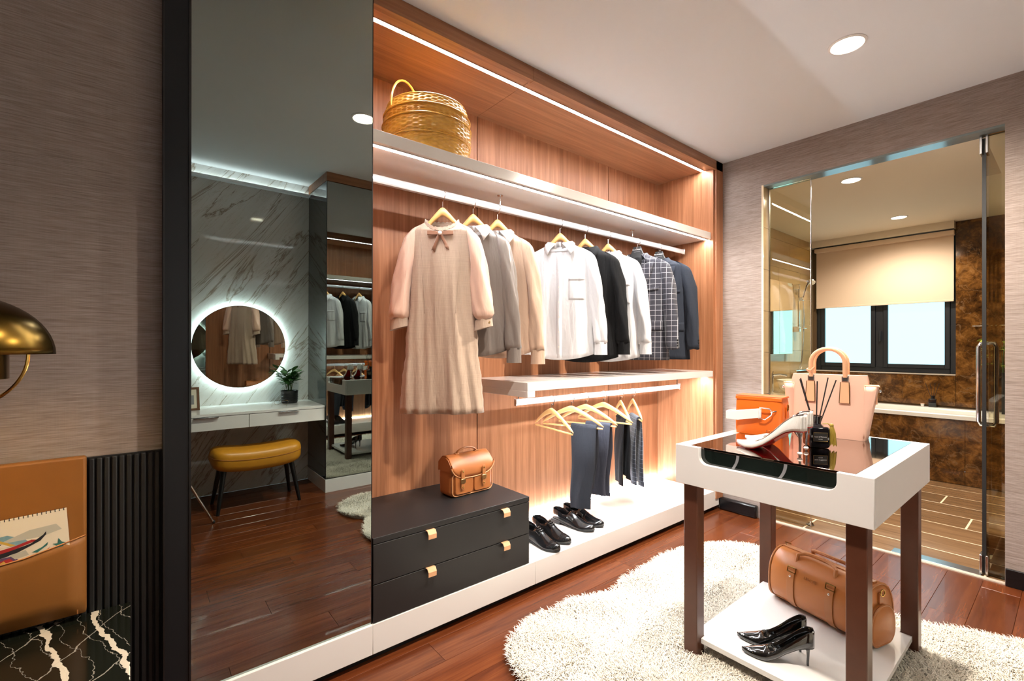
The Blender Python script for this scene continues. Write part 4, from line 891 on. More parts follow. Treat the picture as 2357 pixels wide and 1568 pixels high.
# reed diffuser
rd = thing('reed_diffuser', 'black glass reed diffuser with a gold tassel in front of the pink tote', 'diffuser', (2.068, .655, TZ), -51); rd.scale = (1.3, 1.3, 1.3)
M().prism(rrect(-.027, .027, .0, .062, .008), -.027, .027, 'y').obj('bottle', 'diffuser_liquid', rd, bevel=.004); M().lathe([(.0001, .062), (.020, .062), (.0125, .069), (.0125, .088), (.0165, .089), (.0165, .093), (.011, .093)], 20, caps=False).obj('neck', 'diffuser_liquid', rd, smooth=True)
lb = M().box(-.019, .019, -.0292, -.0280, .020, .046).obj('label', 'label_black', rd); M().tube([(x, -.0294, z) for x, z in ((-.0185, .0205), (.0185, .0205), (.0185, .0455), (-.0185, .0455))], .0006, 4, closed=True).obj('label_frame', 'gold_line', lb)
text('Scent of Memory', .0046, 'print_white', rd, (0, -.0297, .0335), (R(90), 0, 0), ext=.0001); text('DIFFUSER', .0026, 'print_white', rd, (0, -.0297, .0265), (R(90), 0, 0), ext=.0001)
for dx, dy, z1 in ((-.046, -.01, .205), (-.040, .012, .200), (-.002, -.012, .196), (.036, .010, .206), (.050, -.008, .200)):
    M().tube([(-dx * .12, -dy * .1, .02), (dx, dy, z1)], .0017, 6).obj('reed', 'reed', rd)
ts = M().tube([(.012, -.012, .070), (.024, -.018, .072), (.031, -.020, .064)], .0016, 5).obj('tassel_cord', 'gold_thread', rd); 
for k in range(16):
    a = 2 * math.pi * k / 16; M().tube([(.033 + .003 * math.cos(a), -.020 + .003 * math.sin(a), .066), (.035 + .0065 * math.cos(a), -.021 + .006 * math.sin(a), .045), (.036 + .008 * math.cos(a + .2), -.021 + .0075 * math.sin(a), .010 + .003 * math.sin(k * 2.1))], .0014, 5).obj('tassel_thread', 'gold_thread', rd)
M().ball((.033, -.020, .067), .0058, 10).obj('tassel_knot', 'gold_thread', rd, smooth=True)

# ------------------------------------------------------------------ duffel bag
ax = math.degrees(math.atan2(.517 - .895, 2.136 - 2.243))
df = thing('duffel_bag', 'barrel-shaped tan leather duffel bag lying on the lower table shelf', 'bag', (2.287, .686, SZ + .003), ax)
LD, HD, DD = .200, .232, .098
def dsec(k, n=40):
    out = []
    for j in range(n):
        a = 2 * math.pi * j / n; c, s_ = math.cos(a), math.sin(a); y = DD * math.copysign(abs(c) ** .80, c); z = HD / 2 + HD / 2 * math.copysign(abs(s_) ** (.62 if s_ < 0 else .95), s_)
        y *= lerp(1.0, .90, max(0, (z / HD - .4)) ** 1.0); out.append((y * k, HD / 2 + (z - HD / 2) * k))
    return out
xs = [(-LD, .10), (-LD, .86), (-LD + .004, .95), (-LD + .014, .995), (-.12, 1.0), (-.05, 1.008), (.02, 1.0), (.10, 1.008), (LD - .014, .995), (LD - .004, .95), (LD, .86), (LD, .10)]
M().loft([[(x, y, z + .0) for y, z in dsec(k)] for x, k in xs], True, (True, True)).obj('body', 'tan_leather', df, smooth=True, ang=60)
for sd in (-1, 1):
    M().tube([(sd * (LD - .004), y, z) for y, z in dsec(.975)], .0042, 6, closed=True).obj('piping', 'strap_leather', df, smooth=True)
    sp = dsec(1.0); pk_ = [(y * .78, max(.006, z * .66)) for y, z in sp]; o = M().loft([[(sd * (LD - .002), y, z) for y, z in pk_], [(sd * (LD + .014), y * .97, z * .985 + .002) for y, z in pk_], [(sd * (LD + .020), y * .86, z * .88 + .012) for y, z in pk_]], True, (True, True)).obj('end_pocket', 'tan_leather', df, smooth=True, ang=50)
    M().tube([(sd * (LD + .013), y * .98, z) for y, z in pk_], .0034, 6, closed=True).obj('pocket_zip', 'strap_leather', o, smooth=True)
    M().box(sd * LD - .004 + (.004 if sd > 0 else -.004), sd * LD + .004 + (.004 if sd > 0 else -.004), -.010, .010, .160, .200).obj('ring_tab', 'strap_leather', df, bevel=.0015)
    M().tube([(sd * (LD + .012), .013 * math.cos(R(a)), .203 + .013 * math.sin(R(a))) for a in range(0, 360, 30)], .0022, 6, closed=True).obj('d_ring', 'brass', df, smooth=True)
M().box(-LD + .012, LD - .012, -.012, .012, HD - .002, HD + .004).obj('zip_band', 'strap_leather', df, bevel=.002)
M().prism([(y * 1.02, z) for y, z in dsec(1.0) if z < .03] , -LD + .006, LD - .006, 'x').obj('base_panel', 'strap_leather', df)
for sx in (-.092, .072):
    so = [(y * 1.03, HD / 2 + (z - HD / 2) * 1.03) for y, z in dsec(1.0)]
    for side_ in (1, -1):
        pts = [p for p in so if p[0] * side_ > .0 and .010 < p[1] < HD * .80]; pts.sort(key=lambda p: p[1]); rr_ = [[(sx - .015, y, z), (sx + .015, y, z), (sx + .015, y * 1.03, z), (sx - .015, y * 1.03, z)] for y, z in pts]
        s_ = M().loft(rr_, True, (True, True)).obj('strap', 'strap_leather', df, bevel=.001); yt, zt = pts[-1]
        M().tube([(sx - .018, yt * 1.04, zt - .006), (sx + .018, yt * 1.04, zt - .006), (sx + .018, yt * .98, zt + .014), (sx - .018, yt * .98, zt + .014)], .0028, 6, closed=True).obj('loop', 'brass_dark', s_)
        M().ball((sx, pts[-2][0] * 1.06, pts[-2][1] - .004), .0055, 10).obj('rivet', 'silver', s_, smooth=True)
for side_ in (1, -1):
    yh = side_ * .062
    hp = [(-.092, yh, HD * .82), (-.090, yh * .8, HD + .004), (-.070, yh * .55, HD + .012), (-.03, yh * .42, HD + .016), (.015, yh * .42, HD + .016), (.050, yh * .55, HD + .012), (.070, yh * .8, HD + .004), (.072, yh, HD * .82)]
    M().tube(hp, .0078, 8).obj('handle', 'strap_leather', df, smooth=True)
M().tube([(-LD + .02, 0, HD + .004), (-LD + .01, .004, HD + .014), (-LD + .035, .012, HD + .010)], .0022, 5).obj('zip_pull', 'brass_dark', df)
sgn = -1
text('LUCHE', .017, 'strap_leather', df, (-.012, -.0905, .165), (R(72), 0, 0), ext=.0008)
# ------------------------------------------------------------------ bedroom side: lamp, leather pocket panel, sketchbook, bedside table
lp = thing('pendant_lamp', 'brass pendant lamp with a half-dome shade in front of the wallpaper', 'lamp', (-.281, 1.45, 1.225), -14)
rg = .113
M().tube([(rg * math.cos(2 * math.pi * k / 64), 0, rg * math.sin(2 * math.pi * k / 64)) for k in range(64)], .0034, 8, closed=True).obj('ring', 'brass', lp, smooth=True)
def dome(r, h, z, a0, a1, name, mat, n=40, rot=0):
    rings = []
    for i in range(15):
        q = i / 14 * math.pi / 2; rings.append([(r * math.cos(q) * math.cos(R(lerp(a0, a1, k / n))), r * math.cos(q) * math.sin(R(lerp(a0, a1, k / n))), z + h * math.sin(q)) for k in range(n + 1)])
    o = M().loft(rings, closed=False).obj(name, mat, lp, smooth=True, ang=80); k = o.modifiers.new('t', 'SOLIDIFY'); k.thickness = .003; return o
dome(.158, .125, .0, -180, 0, 'front_shade', 'lamp_brass'); dome(.150, .118, .0, 0, 180, 'rear_shade', 'brass_dark')
M().lathe([(.042, -.075), (.042, .055), (.039, .055), (.039, -.075), (.042, -.075)], 32, caps=False).obj('socket_cylinder', 'lamp_brass', lp, smooth=True, ang=40)
M().lathe([(.078, -.052), (.078, .030), (.075, .030), (.075, -.052), (.078, -.052)], 36, caps=False).obj('inner_cylinder', 'brass_dark', lp, smooth=True, ang=40)
M().ball((0, 0, -.048), .030, 16).obj('bulb', 'pendant_bulb', lp, smooth=True)
M().tube([(0, 0, .110), (0, 0, CEIL - 1.225 - .02)], .0025, 6).obj('cord', 'black_trim', lp); M().lathe([(.045, CEIL - 1.225 - .022), (.045, CEIL - 1.225 - .001)], 24).obj('canopy', 'brass', lp, smooth=True, ang=40)
hb = thing('leather_wall_panel', 'mustard brown leather wall panel with a sewn pocket', 'wall panel', (-.098, 1.782, .505))
M().box(-.95, 0, -.040, -.010, 0, .432).obj('panel', 'headboard_leather', hb, bevel=.006, seg=3)
pr = []
for i in range(25):
    u = i / 24; x = -.95 + .949 * u; zt = .178 + .028 * ((u - .86) / .14 if u > .86 else 0) + .010 * max(0, u - .75) / .25
    pr.append([(x, -.0405 - .010 * math.sin(math.pi * min(1, u)) ** .3 if .01 < u < .995 else -.0405, zt), (x, -.050 if .01 < u < .995 else -.042, zt - .02), (x, -.047 if .01 < u < .995 else -.042, .05), (x, -.0415, .003)])
o = M().loft(pr, closed=False).obj('pocket', 'headboard_leather', hb, smooth=True, ang=70); k = o.modifiers.new('t', 'SOLIDIFY'); k.thickness = .003
M().tube([(p[0][0], p[0][1] - .001, p[0][2]) for p in pr], .0022, 5).obj('pocket_hem', 'strap_leather', o, smooth=True)
M().box(-.018, -.016, -.0430, -.0415, .004, .200).obj('seam', 'strap_leather', hb)
# sketchbook with a watercolour of a tiled temple roof
sk = thing('sketchbook', 'spiral sketchbook with a watercolour of a curved roof in the leather pocket', 'sketchbook', (-.259, 1.7420, .640), rot=(R(2.5), R(-3.5), 0))
M().box(-.21, .132, -.004, .002, 0, .158).obj('pages', 'paper', sk)
def paint(poly, mat, z): M().prism([(x - .0, y) for x, y in poly], -.0042 - z, -.0041 - z, 'y').obj('brush_stroke', mat, sk)
paint([(-.12, .094), (-.05, .120), (-.02, .116), (.02, .118), (.05, .100), (.06, .085), (.0, .088), (-.08, .082)], 'paint_blue', .0000)
paint([(.0, .100), (.06, .120), (.11, .122), (.12, .105), (.08, .096)], 'paint_grey', .00005)
paint([(-.06, .086), (-.008, .117), (.004, .110), (.034, .088)], 'paint_ochre', .0001); paint([(-.052, .088), (-.008, .114), (.0, .106), (.024, .088)], 'paper', .0002)
paint([(-.030, .094), (-.012, .106), (.010, .098), (.0, .093), (-.015, .098)], 'ink_black', .0003); paint([(-.018, .112), (-.006, .118), (.004, .124), (.002, .114)], 'ink_black', .0003)
paint([(-.16, .062), (-.06, .076), (.03, .086), (.062, .094), (.075, .090), (.0, .070), (-.08, .060), (-.16, .052)], 'paint_red', .0004)
paint([(-.16, .052), (-.06, .066), (.02, .076), (.06, .084), (.084, .100), (.090, .108), (.090, .100), (.078, .086), (.03, .066), (-.04, .056), (-.16, .042)], 'ink_black', .0005)
paint([(-.14, .046), (-.02, .062), (.03, .062), (.035, .048), (-.04, .038), (-.14, .030)], 'paint_violet', .00045); paint([(.02, .066), (.05, .070), (.055, .056), (.03, .052)], 'paint_grey', .0006)
paint([(-.10, .050), (-.05, .056), (-.06, .040), (-.10, .036)], 'paint_red', .0006); paint([(.0, .054), (.02, .058), (.03, .044), (.01, .042)], 'paint_red', .0006)
paint([(-.08, .034), (-.01, .042), (.01, .054), (.016, .042), (.04, .036), (.02, .02), (-.06, .018)], 'paint_ochre', .0007); paint([(-.05, .030), (.0, .040), (.03, .032), (.01, .014), (-.05, .012)], 'paper', .0008)
paint([(-.03, .030), (.0, .034), (.02, .030), (.0, .030)], 'ink_black', .0009); paint([(-.04, .020), (-.01, .026), (.02, .020), (-.01, .022)], 'ink_black', .0009)
paint([(.05, .042), (.080, .050), (.096, .066), (.086, .052), (.06, .038)], 'paint_red', .0006); paint([(.060, .060), (.08, .068), (.092, .078), (.09, .070), (.07, .056)], 'paint_teal', .0006)
paint([(.10, .052), (.107, .062), (.100, .070), (.110, .068), (.112, .082), (.118, .070), (.126, .066), (.119, .060), (.124, .050), (.112, .055)], 'paint_teal', .0006)
paint([(-.20, .050), (-.14, .040), (-.12, .024), (-.14, .01), (-.20, .01)], 'paint_teal', .0006); paint([(-.12, .030), (-.06, .024), (-.08, .012), (-.13, .010)], 'ink_black', .0007)
sp_ = M().tube([(0, .0035 * math.cos(R(a)) - .001, .0065 * math.sin(R(a))) for a in range(-130, 200, 30)], .0010, 5).obj('spiral_loop', 'ink_black', sk, smooth=True); sp_.location = (.127, 0, .153)
for i in range(1, 40): inst(sp_, sk, (.127 - i * .0084, 0, .153))
bt = thing('bedside_table', 'black marble bedside table with white veins under the leather panel', 'table', (-.30, 1.60, 0))
M().box(-.30, .297, -.26, .178, .455, .488).obj('marble_top', 'marble_black', bt, bevel=.002); M().box(-.29, .285, -.25, .175, .10, .455).obj('body', 'black_lacquer', bt, bevel=.002)
for z in (.13, .29): M().box(-.285, .28, -.268, -.251, z, z + .15).obj('drawer', 'black_lacquer', bt, bevel=.002)
M().box(-.27, .265, -.22, .17, 0, .10).obj('plinth', 'black_edge', bt)

# ------------------------------------------------------------------ behind the camera: vanity, round mirror, stool, mirrored cabinet
CBX, CBY = 1.240, -.425
cb = thing('mirrored_cabinet', 'tall cabinet with dark mirrored doors and white plinth, reflected in the tall mirror', 'cabinet', (0, 0, 0))
M().box(CBX + .008, XW - .002, YB + .002, CBY - .012, .112, 2.575).obj('carcass', 'dark_carcass', cb)
M().box(CBX, CBX + .007, YB + .003, CBY - .012, .112, 2.575).obj('side_glass', 'cabinet_side', cb)
M().box(CBX - .002, XW - .002, YB + .002, CBY, 2.578, CEIL - .001).obj('top_trim', 'veneer_h', cb); M().box(CBX - .002, XW - .02, YB + .002, CBY + .002, 0, .108).obj('plinth', 'white_lacquer', cb, bevel=.001)
n = 4; wdt = (XW - .016 - CBX) / n
for i in range(n):
    a = CBX + i * wdt; d_ = M().box(a + .004, a + wdt - .004, CBY - .007, CBY - .001, .115, 2.572).obj('door', 'cabinet_mirror', cb)
    M().box(a + .0005, a + .004, CBY - .010, CBY, .112, 2.575).box(a + wdt - .004, a + wdt - .0005, CBY - .010, CBY, .112, 2.575).obj('door_edge', 'black_edge', d_)
vn = thing('vanity_desk', 'white wall-mounted vanity desk with two drawers, reflected in the tall mirror', 'vanity', (.18, 0, 0))
VW = CBX - .003 - .18
M().box(0, VW, YB + .001, -.440, .705, .725).obj('top', 'white_lacquer', vn, bevel=.001); M().box(.002, VW - .002, YB + .001, -.462, .606, .704).obj('body', 'white_matte', vn)
for a, b in ((0, .503), (.5055, VW)):
    d_ = M().box(a + .001, b - .001, -.460, -.443, .604, .702).obj('drawer', 'white_lacquer', vn, bevel=.001); c_ = (a + b) / 2 - .02 if a < .1 else (a + b) / 2
    M().box(c_ - .075, c_ + .075, -.443, -.425, .695, .7015).obj('handle', 'steel', d_, bevel=.001)
rm = thing('round_mirror', 'round backlit wall mirror glowing on the marble wall above the vanity', 'mirror', (.700, YB, 1.203))
rot = Matrix.Rotation(R(-90), 4, 'X')
M().lathe([(.001, .0), (.30, 0), (.30, .026), (.001, .026)], 64, caps=False).xf(rot).obj('housing', 'white_matte', rm); M().lathe([(.001, .030), (.338, .030), (.338, .036), (.001, .036)], 96, caps=False).xf(rot).obj('glass', 'mirror_clear', rm); M().lathe([(.338, .028), (.3405, .028), (.3405, .0365), (.338, .0365), (.338, .028)], 96, caps=False).xf(rot).obj('edge', 'black_edge', rm)
M().lathe([(.302, .006), (.318, .006), (.318, .024), (.302, .024), (.302, .006)], 96, caps=False).xf(rot).obj('light_ring', 'led_halo', rm)
sl_ = thing('bench_stool', 'ochre leather saddle bench with splayed black legs under the vanity', 'stool', (.750, -.530, 0))
rings = []
for i in range(33):
    u = -1 + 2 * i / 32; e = (1 - abs(u) ** 8) ** .4 if abs(u) < 1 else 0; e = max(.25, e) if abs(u) < 1 else .12
    zc = .358 + .032 * abs(u) ** 2.2 ; rings.append([(u * .315, .158 * e * y, zc + .086 * e * z) for y, z in [(math.copysign(abs(math.cos(a)) ** .5, math.cos(a)), math.copysign(abs(math.sin(a)) ** .6, math.sin(a))) for a in [2 * math.pi * k / 36 for k in range(36)]]])
M().loft(rings, True, (True, True)).obj('seat', 'ochre_leather', sl_, smooth=True, ang=80)
M().tube([(p[0][0], .159 * max(.2, (1 - abs(-1 + 2 * i / 32) ** 8) ** .4 if 0 < i < 32 else .12), .372 + .032 * abs(-1 + 2 * i / 32) ** 2.2) for i, p in enumerate(rings)], .0018, 5).obj('seam', 'strap_leather', sl_, smooth=True)
for sx in (-1, 1):
    for sy in (-1, 1): M().tube([(sx * .225, sy * .085, .330), (sx * .275, sy * .155, 0)], [.020, .012], 12).obj('leg', 'stool_leg', sl_, smooth=True, ang=50)
# potted plant
def leaf_mesh(L, W, name, mat):
    rings = []
    for i in range(7):
        q = i / 6; w = W * math.sin(math.pi * (q ** 1.5)) ** .8 + .0008; rings.append([(-w, q * L, -.12 * L * q * q + .10 * w), (0, q * L, -.12 * L * q * q - .05 * w), (w, q * L, -.12 * L * q * q + .10 * w)])
    return M().loft(rings, closed=False).obj(name, mat, None, smooth=True, ang=80)
pp = thing('potted_plant', 'leafy green plant in a ribbed black pot on the vanity', 'plant', (1.045, -.77, .7255))
M().lathe([(.001, 0), (.060, 0), (.064, .01), (.066, .09), (.069, .105), (.064, .105), (.060, .10), (.060, .088)], 36, caps=False).obj('pot', 'pot_black', pp, smooth=True, ang=40); M().lathe([(.001, .088), (.060, .088)], 24, caps=False).obj('soil', 'soil', pp)
for z in (.02, .035, .05, .065, .08): M().tube([(.0665 * math.cos(2 * math.pi * k / 30), .0665 * math.sin(2 * math.pi * k / 30), z) for k in range(30)], .002, 4, closed=True).obj('rib', 'pot_black', pp)
lf = leaf_mesh(.088, .023, 'leaf', 'leaf_green'); lf.parent = pp; first = True
rs = random.Random(3)
for s in range(9):
    a = 2 * math.pi * s / 9 + rs.uniform(-.3, .3); r_ = rs.uniform(.03, .085) if s else .01; h_ = rs.uniform(.16, .28); top = (r_ * math.cos(a), r_ * math.sin(a), h_)
    M().tube([(.012 * math.cos(a), .012 * math.sin(a), .085), (top[0] * .5, top[1] * .5, h_ * .7), top], .0022, 5).obj('stem', 'stem_green', pp)
    for k in range(11):
        ang = a + k * 2.4 + rs.uniform(-.4, .4); q = rs.uniform(.45, 1.0) if k else 1; loc = (top[0] * q, top[1] * q, lerp(.1, h_, q)); sc = rs.uniform(.7, 1.05)
        if first: o = lf; first = False; o.location = loc; o.rotation_euler = (R(rs.uniform(5, 55)), 0, ang); o.scale = (sc,) * 3
        else: inst(lf, pp, loc, (R(rs.uniform(-5, 50)), 0, ang if k % 3 else a - 1.57), (sc,) * 3)
pf = thing('photo_frame', 'dark wooden photo frame leaning at the left end of the vanity', 'photo frame', (.325, -.70, .7262), 174, rot=(R(-12), 0, R(176)))
w_, h_ = .075, .175
M().box(-w_, w_, 0, .012, 0, .016).box(-w_, w_, 0, .012, h_ - .016, h_).box(-w_, -w_ + .016, 0, .012, .016, h_ - .016).box(w_ - .016, w_, 0, .012, .016, h_ - .016).obj('frame', 'frame_wood', pf, bevel=.001); M().box(-w_ + .016, w_ - .016, .004, .008, .016, h_ - .016).obj('mat_board', 'paper', pf); M().box(-w_ + .035, w_ - .035, .0032, .004, .045, h_ - .06).obj('photograph', 'photo_grey', pf); M().box(-.006, .006, -.05, -.001, .0, .09).obj('easel', 'frame_wood', pf) if False else None
gs = thing('eyeglasses', 'thin wire eyeglasses lying on the vanity near the plant', 'glasses', (.955, -.66, .7262), 20)
for sx in (-1, 1):
    M().tube([(sx * .030 + .022 * math.cos(R(a)), .0, .020 + .019 * math.sin(R(a))) for a in range(0, 360, 24)], .0009, 5, closed=True).obj('rim', 'brass_dark', gs); M().tube([(sx * .052, 0, .028), (sx * .056, .05, .026), (sx * .054, .10, .014), (sx * .053, .115, .001)], .0009, 5).obj('temple', 'brass_dark', gs)
M().tube([(-.008, 0, .022), (0, -.002, .026), (.008, 0, .022)], .0009, 5).obj('bridge', 'brass_dark', gs)
tp = thing('tripod', 'dark tripod whose leg foot shows at the lower left of the tall mirror', 'tripod', (-.05, -.20, 0), -4)
for a in (0, 120, 240):
    c, s_ = math.cos(R(a)), math.sin(R(a)); M().tube([(.03 * c, .03 * s_, 1.02), (.27 * c, .27 * s_, .46)], .013, 10).obj('upper_leg', 'black_trim', tp, smooth=True); M().tube([(.26 * c, .26 * s_, .48), (.482 * c, .482 * s_, .012)], .008, 8).obj('lower_leg', 'steel', tp, smooth=True); M().ball((.486 * c, .486 * s_, .011), .011, 10).obj('foot', 'rubber', tp, smooth=True)
M().lathe([(.035, 1.0), (.035, 1.04), (.016, 1.045), (.016, 1.13), (.03, 1.135), (.03, 1.15)], 20).obj('head', 'black_trim', tp, smooth=True, ang=40)

# ------------------------------------------------------------------ bathroom things
rb_ = thing('roller_blind', 'beige roller blind covering the top half of the bathroom window', 'blind', (BX - .02, (WY0 + WY1) / 2, 0))
bw_ = (WY1 - WY0) / 2 - .004
M().box(-.055, .018, -bw_, bw_, 2.365, 2.412).obj('cassette', 'blind_fabric', rb_, bevel=.004); M().box(-.004, -.001, -bw_ + .008, bw_ - .008, 1.720, 2.366).obj('fabric', 'blind_fabric', rb_); M().box(-.008, .003, -bw_ + .008, bw_ - .008, 1.700, 1.722).obj('bottom_bar', 'blind_fabric', rb_, bevel=.003); M().box(-.058, .018, -bw_, bw_, 2.412, 2.420).obj('rail', 'aluminium_black', rb_)  # black strip above the cassette stands in for the shadow gap there
TFX = 5.775
tub = thing('bathtub', 'white bathtub built in behind a brown marble front', 'bathtub', (0, 0, 0))
R0 = rrect(TFX - .02, BX - .014, -.45, BY1 - .006, .012, 3); R1 = rrect(TFX + .075, BX - .10, -.20, 1.86, .14, 6)
def res(p, n=64):
    P = [Vector((x, y)) for x, y in p]; P.append(P[0]); d = [0]
    for i in range(1, len(P)): d.append(d[-1] + (P[i] - P[i - 1]).length)
    out = []
    for k in range(n):
        s = d[-1] * k / n; i = max(j for j in range(len(d) - 1) if d[j] <= s); q = (s - d[i]) / max(1e-9, d[i + 1] - d[i]); v_ = P[i].lerp(P[i + 1], q); out.append((v_.x, v_.y))
    return out
A0, A1 = res(R0), res(R1); sh_ = min(range(64), key=lambda k: (Vector(A1[k]) - Vector(A0[0])).length); A1 = A1[sh_:] + A1[:sh_]
M().loft([[(x, y, .585) for x, y in A0], [(x, y, .618) for x, y in A0], [(x, y, .624) for x, y in res(rrect(TFX - .012, BX - .02, -.442, BY1 - .014, .012, 3))], [(x, y, .624) for x, y in A1], [(lerp(x, 6.1, .06), lerp(y, .85, .04), .60) for x, y in A1], [(lerp(x, 6.1, .25), lerp(y, .85, .12), .22) for x, y in A1]], True, (False, True)).obj('tub', 'bath_white', tub, smooth=True, ang=40)
for y0, y1 in ((BY0 + .01, .08), (.08, .66), (.66, 1.24), (1.24, BY1 - .006)):
    for z0, z1 in ((.001, .12), (.12, .40), (.40, .584)): M().box(TFX, TFX + .015, y0 + .0012, y1 - .0012, z0 + .0008, z1 - .0008).obj('front_panel', 'marble_brown', tub)
td = thing('reed_diffuser', 'small black reed diffuser on the far rim of the bathtub', 'diffuser', (6.365, .965, .6252))
M().prism(rrect(-.035, .035, 0, .085, .008), -.03, .03, 'y').obj('bottle', 'diffuser_liquid', td, bevel=.004); M().lathe([(.018, .085), (.018, .11), (.022, .112), (.022, .118)], 16).obj('neck', 'diffuser_liquid', td, smooth=True)
for dx, dy in ((-.01, -.05), (.0, .06), (.012, -.015), (-.012, .02)): M().tube([(0, 0, .05), (dx, dy, .245)], .002, 5).obj('reed', 'reed', td)
cd = thing('candle_cup', 'tiny pale cup beside the diffuser on the bathtub rim', 'cup', (6.36, 1.045, .6252)); M().lathe([(.001, 0), (.013, 0), (.016, .028), (.014, .028), (.012, .004), (.001, .004)], 18, caps=False).obj('cup', 'bath_white', cd, smooth=True, ang=40); M().lathe([(.0135, .028), (.0168, .0285), (.0168, .031), (.0135, .031), (.0135, .028)], 18, caps=False).obj('rim', 'peach_leather', cd)
mk = thing('mirror_wall_cabinet', 'mirrored wall cabinet on the tiled bathroom wall', 'cabinet', (0, BY1 - .006, 0)); M().box(4.62, 5.648, -.05, 0, 1.165, 1.94).obj('box', 'white_matte', mk)
for a, b in ((4.622, 5.30), (5.304, 5.646)): M().box(a, b, -.056, -.0505, 1.167, 1.938).obj('mirror_door', 'bath_mirror', mk)
sw_ = thing('hand_shower', 'chrome hand shower on a slide bar on the bathroom wall', 'shower', (5.84, BY1 - .0055, 0))
M().tube([(0, -.05, 1.42), (0, -.05, 1.94)], .010, 10).obj('slide_bar', 'chrome', sw_, smooth=True)
for z in (1.44, 1.92): M().box(-.018, .018, -.065, 0, z - .03, z + .03).obj('bar_mount', 'chrome', sw_, bevel=.006)
hs_ = M().tube([(.02, -.085, 1.78), (.028, -.10, 1.86), (.038, -.115, 1.93), (.045, -.13, 1.965)], [.011, .012, .013, .02], 12).obj('handset', 'chrome', sw_, smooth=True); M().lathe([(.001, 0), (.046, 0), (.048, .010), (.030, .022), (.001, .026)], 24, caps=False).xf(Matrix.Translation((.055, -.15, 1.965)) @ Matrix.Rotation(R(35), 4, 'Y')).obj('spray_face', 'chrome', hs_, smooth=True, ang=50)
M().box(-.012, .04, -.098, -.04, 1.76, 1.80).obj('bracket', 'chrome', sw_, bevel=.005); M().tube([(.03, -.085, 1.775), (.035, -.095, 1.60), (.02, -.09, 1.30), (-.02, -.085, 1.08), (-.01, -.05, .965)], .0065, 8).obj('hose', 'steel', sw_, smooth=True); M().box(-.01, .07, -.11, -.03, 1.445, 1.453).obj('soap_dish', 'chrome', sw_, bevel=.002)
M().tube([(-.10, -.045, .965), (.22, -.045, .965)], .022, 12).obj('mixer', 'chrome', sw_, smooth=True)
for x in (-.10, .22): M().tube([(x, -.045, .965), (x, -.0, .965)], .015, 10).obj('mixer_mount', 'chrome', sw_, smooth=True); 
M().tube([(.06, -.045, .985), (.06, -.06, 1.02)], .012, 10).obj('lever', 'chrome', sw_, smooth=True)
vc = thing('bathroom_counter', 'pale bathroom counter along the tiled wall', 'counter', (4.95, BY1 - .006, 0)); M().box(-.45, .72, -.48, 0, .735, .77).obj('top', 'bath_white', vc, bevel=.003); M().box(-.43, .70, -.46, 0, .40, .735).obj('cabinet', 'white_matte', vc, bevel=.002)
for a, b in ((-.425, .133), (.137, .695)): d_ = M().box(a, b, -.478, -.461, .405, .73).obj('door', 'white_lacquer', vc, bevel=.002); M().box((a + b) / 2 - .05, (a + b) / 2 + .05, -.49, -.478, .70, .71).obj('handle', 'chrome', d_)
bs = thing('basin', 'white oval countertop basin behind the glass', 'basin', (5.25, 1.83, .7703)); M().lathe([(.001, 0), (.13, 0), (.19, .04), (.22, .11), (.225, .135), (.213, .135), (.205, .11), (.17, .04), (.001, .025)], 40, caps=False, sy=.8).obj('bowl', 'bath_white', bs, smooth=True)
fc = thing('basin_tap', 'chrome basin tap on the bathroom counter', 'tap', (4.99, 1.97, .7703)); M().tube([(0, 0, 0), (0, 0, .20)], .014, 12).obj('column', 'chrome', fc, smooth=True); M().tube([(0, 0, .185), (.04, -.06, .195), (.07, -.11, .185)], .010, 10).obj('spout', 'chrome', fc, smooth=True); M().tube([(0, 0, .20), (.02, .0, .225)], .006, 8).obj('lever', 'chrome', fc, smooth=True)
tw1 = thing('rolled_towel', 'white rolled towel on the bathroom counter next to the basin', 'towel', (4.90, 1.70, .812), 20)
sp2 = [(.006 + .0058 * i / 4) for i in range(26)]; M().tube([(-.11, 0, 0), (-.105, 0, 0), (.105, 0, 0), (.11, 0, 0)], [.030, .040, .040, .030], 20).obj('roll', 'towel', tw1, smooth=True); M().tube([(.112, r_ * math.cos(i * .9), r_ * math.sin(i * .9)) for i, r_ in enumerate(sp2)], .003, 5).obj('spiral_edge', 'towel', tw1, smooth=True)
rl = thing('towel_rail', 'slim chrome towel rail on the brown marble beside the window', 'rail', (BX - .0125, .47, 1.445)); M().tube([(-.045, -.21, 0), (-.045, .205, 0)], .007, 10).obj('bar', 'chrome', rl, smooth=True)
for y in (-.19, .19): M().tube([(0, y, 0), (-.045, y, 0)], .009, 10).obj('mount', 'chrome', rl, smooth=True)
vp = thing('vase_plant', 'yellow-green leafy plant in a dark vase seen through the glass door', 'plant', (6.20, .455, .6252))
M().lathe([(.001, 0), (.045, 0), (.055, .10), (.045, .30), (.030, .36), (.034, .38), (.028, .38)], 24, caps=False).obj('vase', 'pot_black', vp, smooth=True)
lf2 = leaf_mesh(.15, .045, 'leaf', 'leaf_lime'); lf2.parent = vp; lf2.location = (0, 0, .60)
for k in range(26):
    a = k * 2.4; z = .42 + .30 * ((k * 7) % 26) / 26; r_ = .03 + .05 * ((k * 5) % 7) / 7; o = inst(lf2, vp, (r_ * math.cos(a), r_ * math.sin(a), z), (R(20 - 3 * (k % 12)), 0, a - R(90)), (rs.uniform(.6, 1.1),) * 3)
for k in range(6): M().tube([(0, 0, .2), (.03 * math.cos(k), .03 * math.sin(k), .5), (.07 * math.cos(k), .07 * math.sin(k), .68)], .003, 5).obj('stem', 'stem_green', vp)
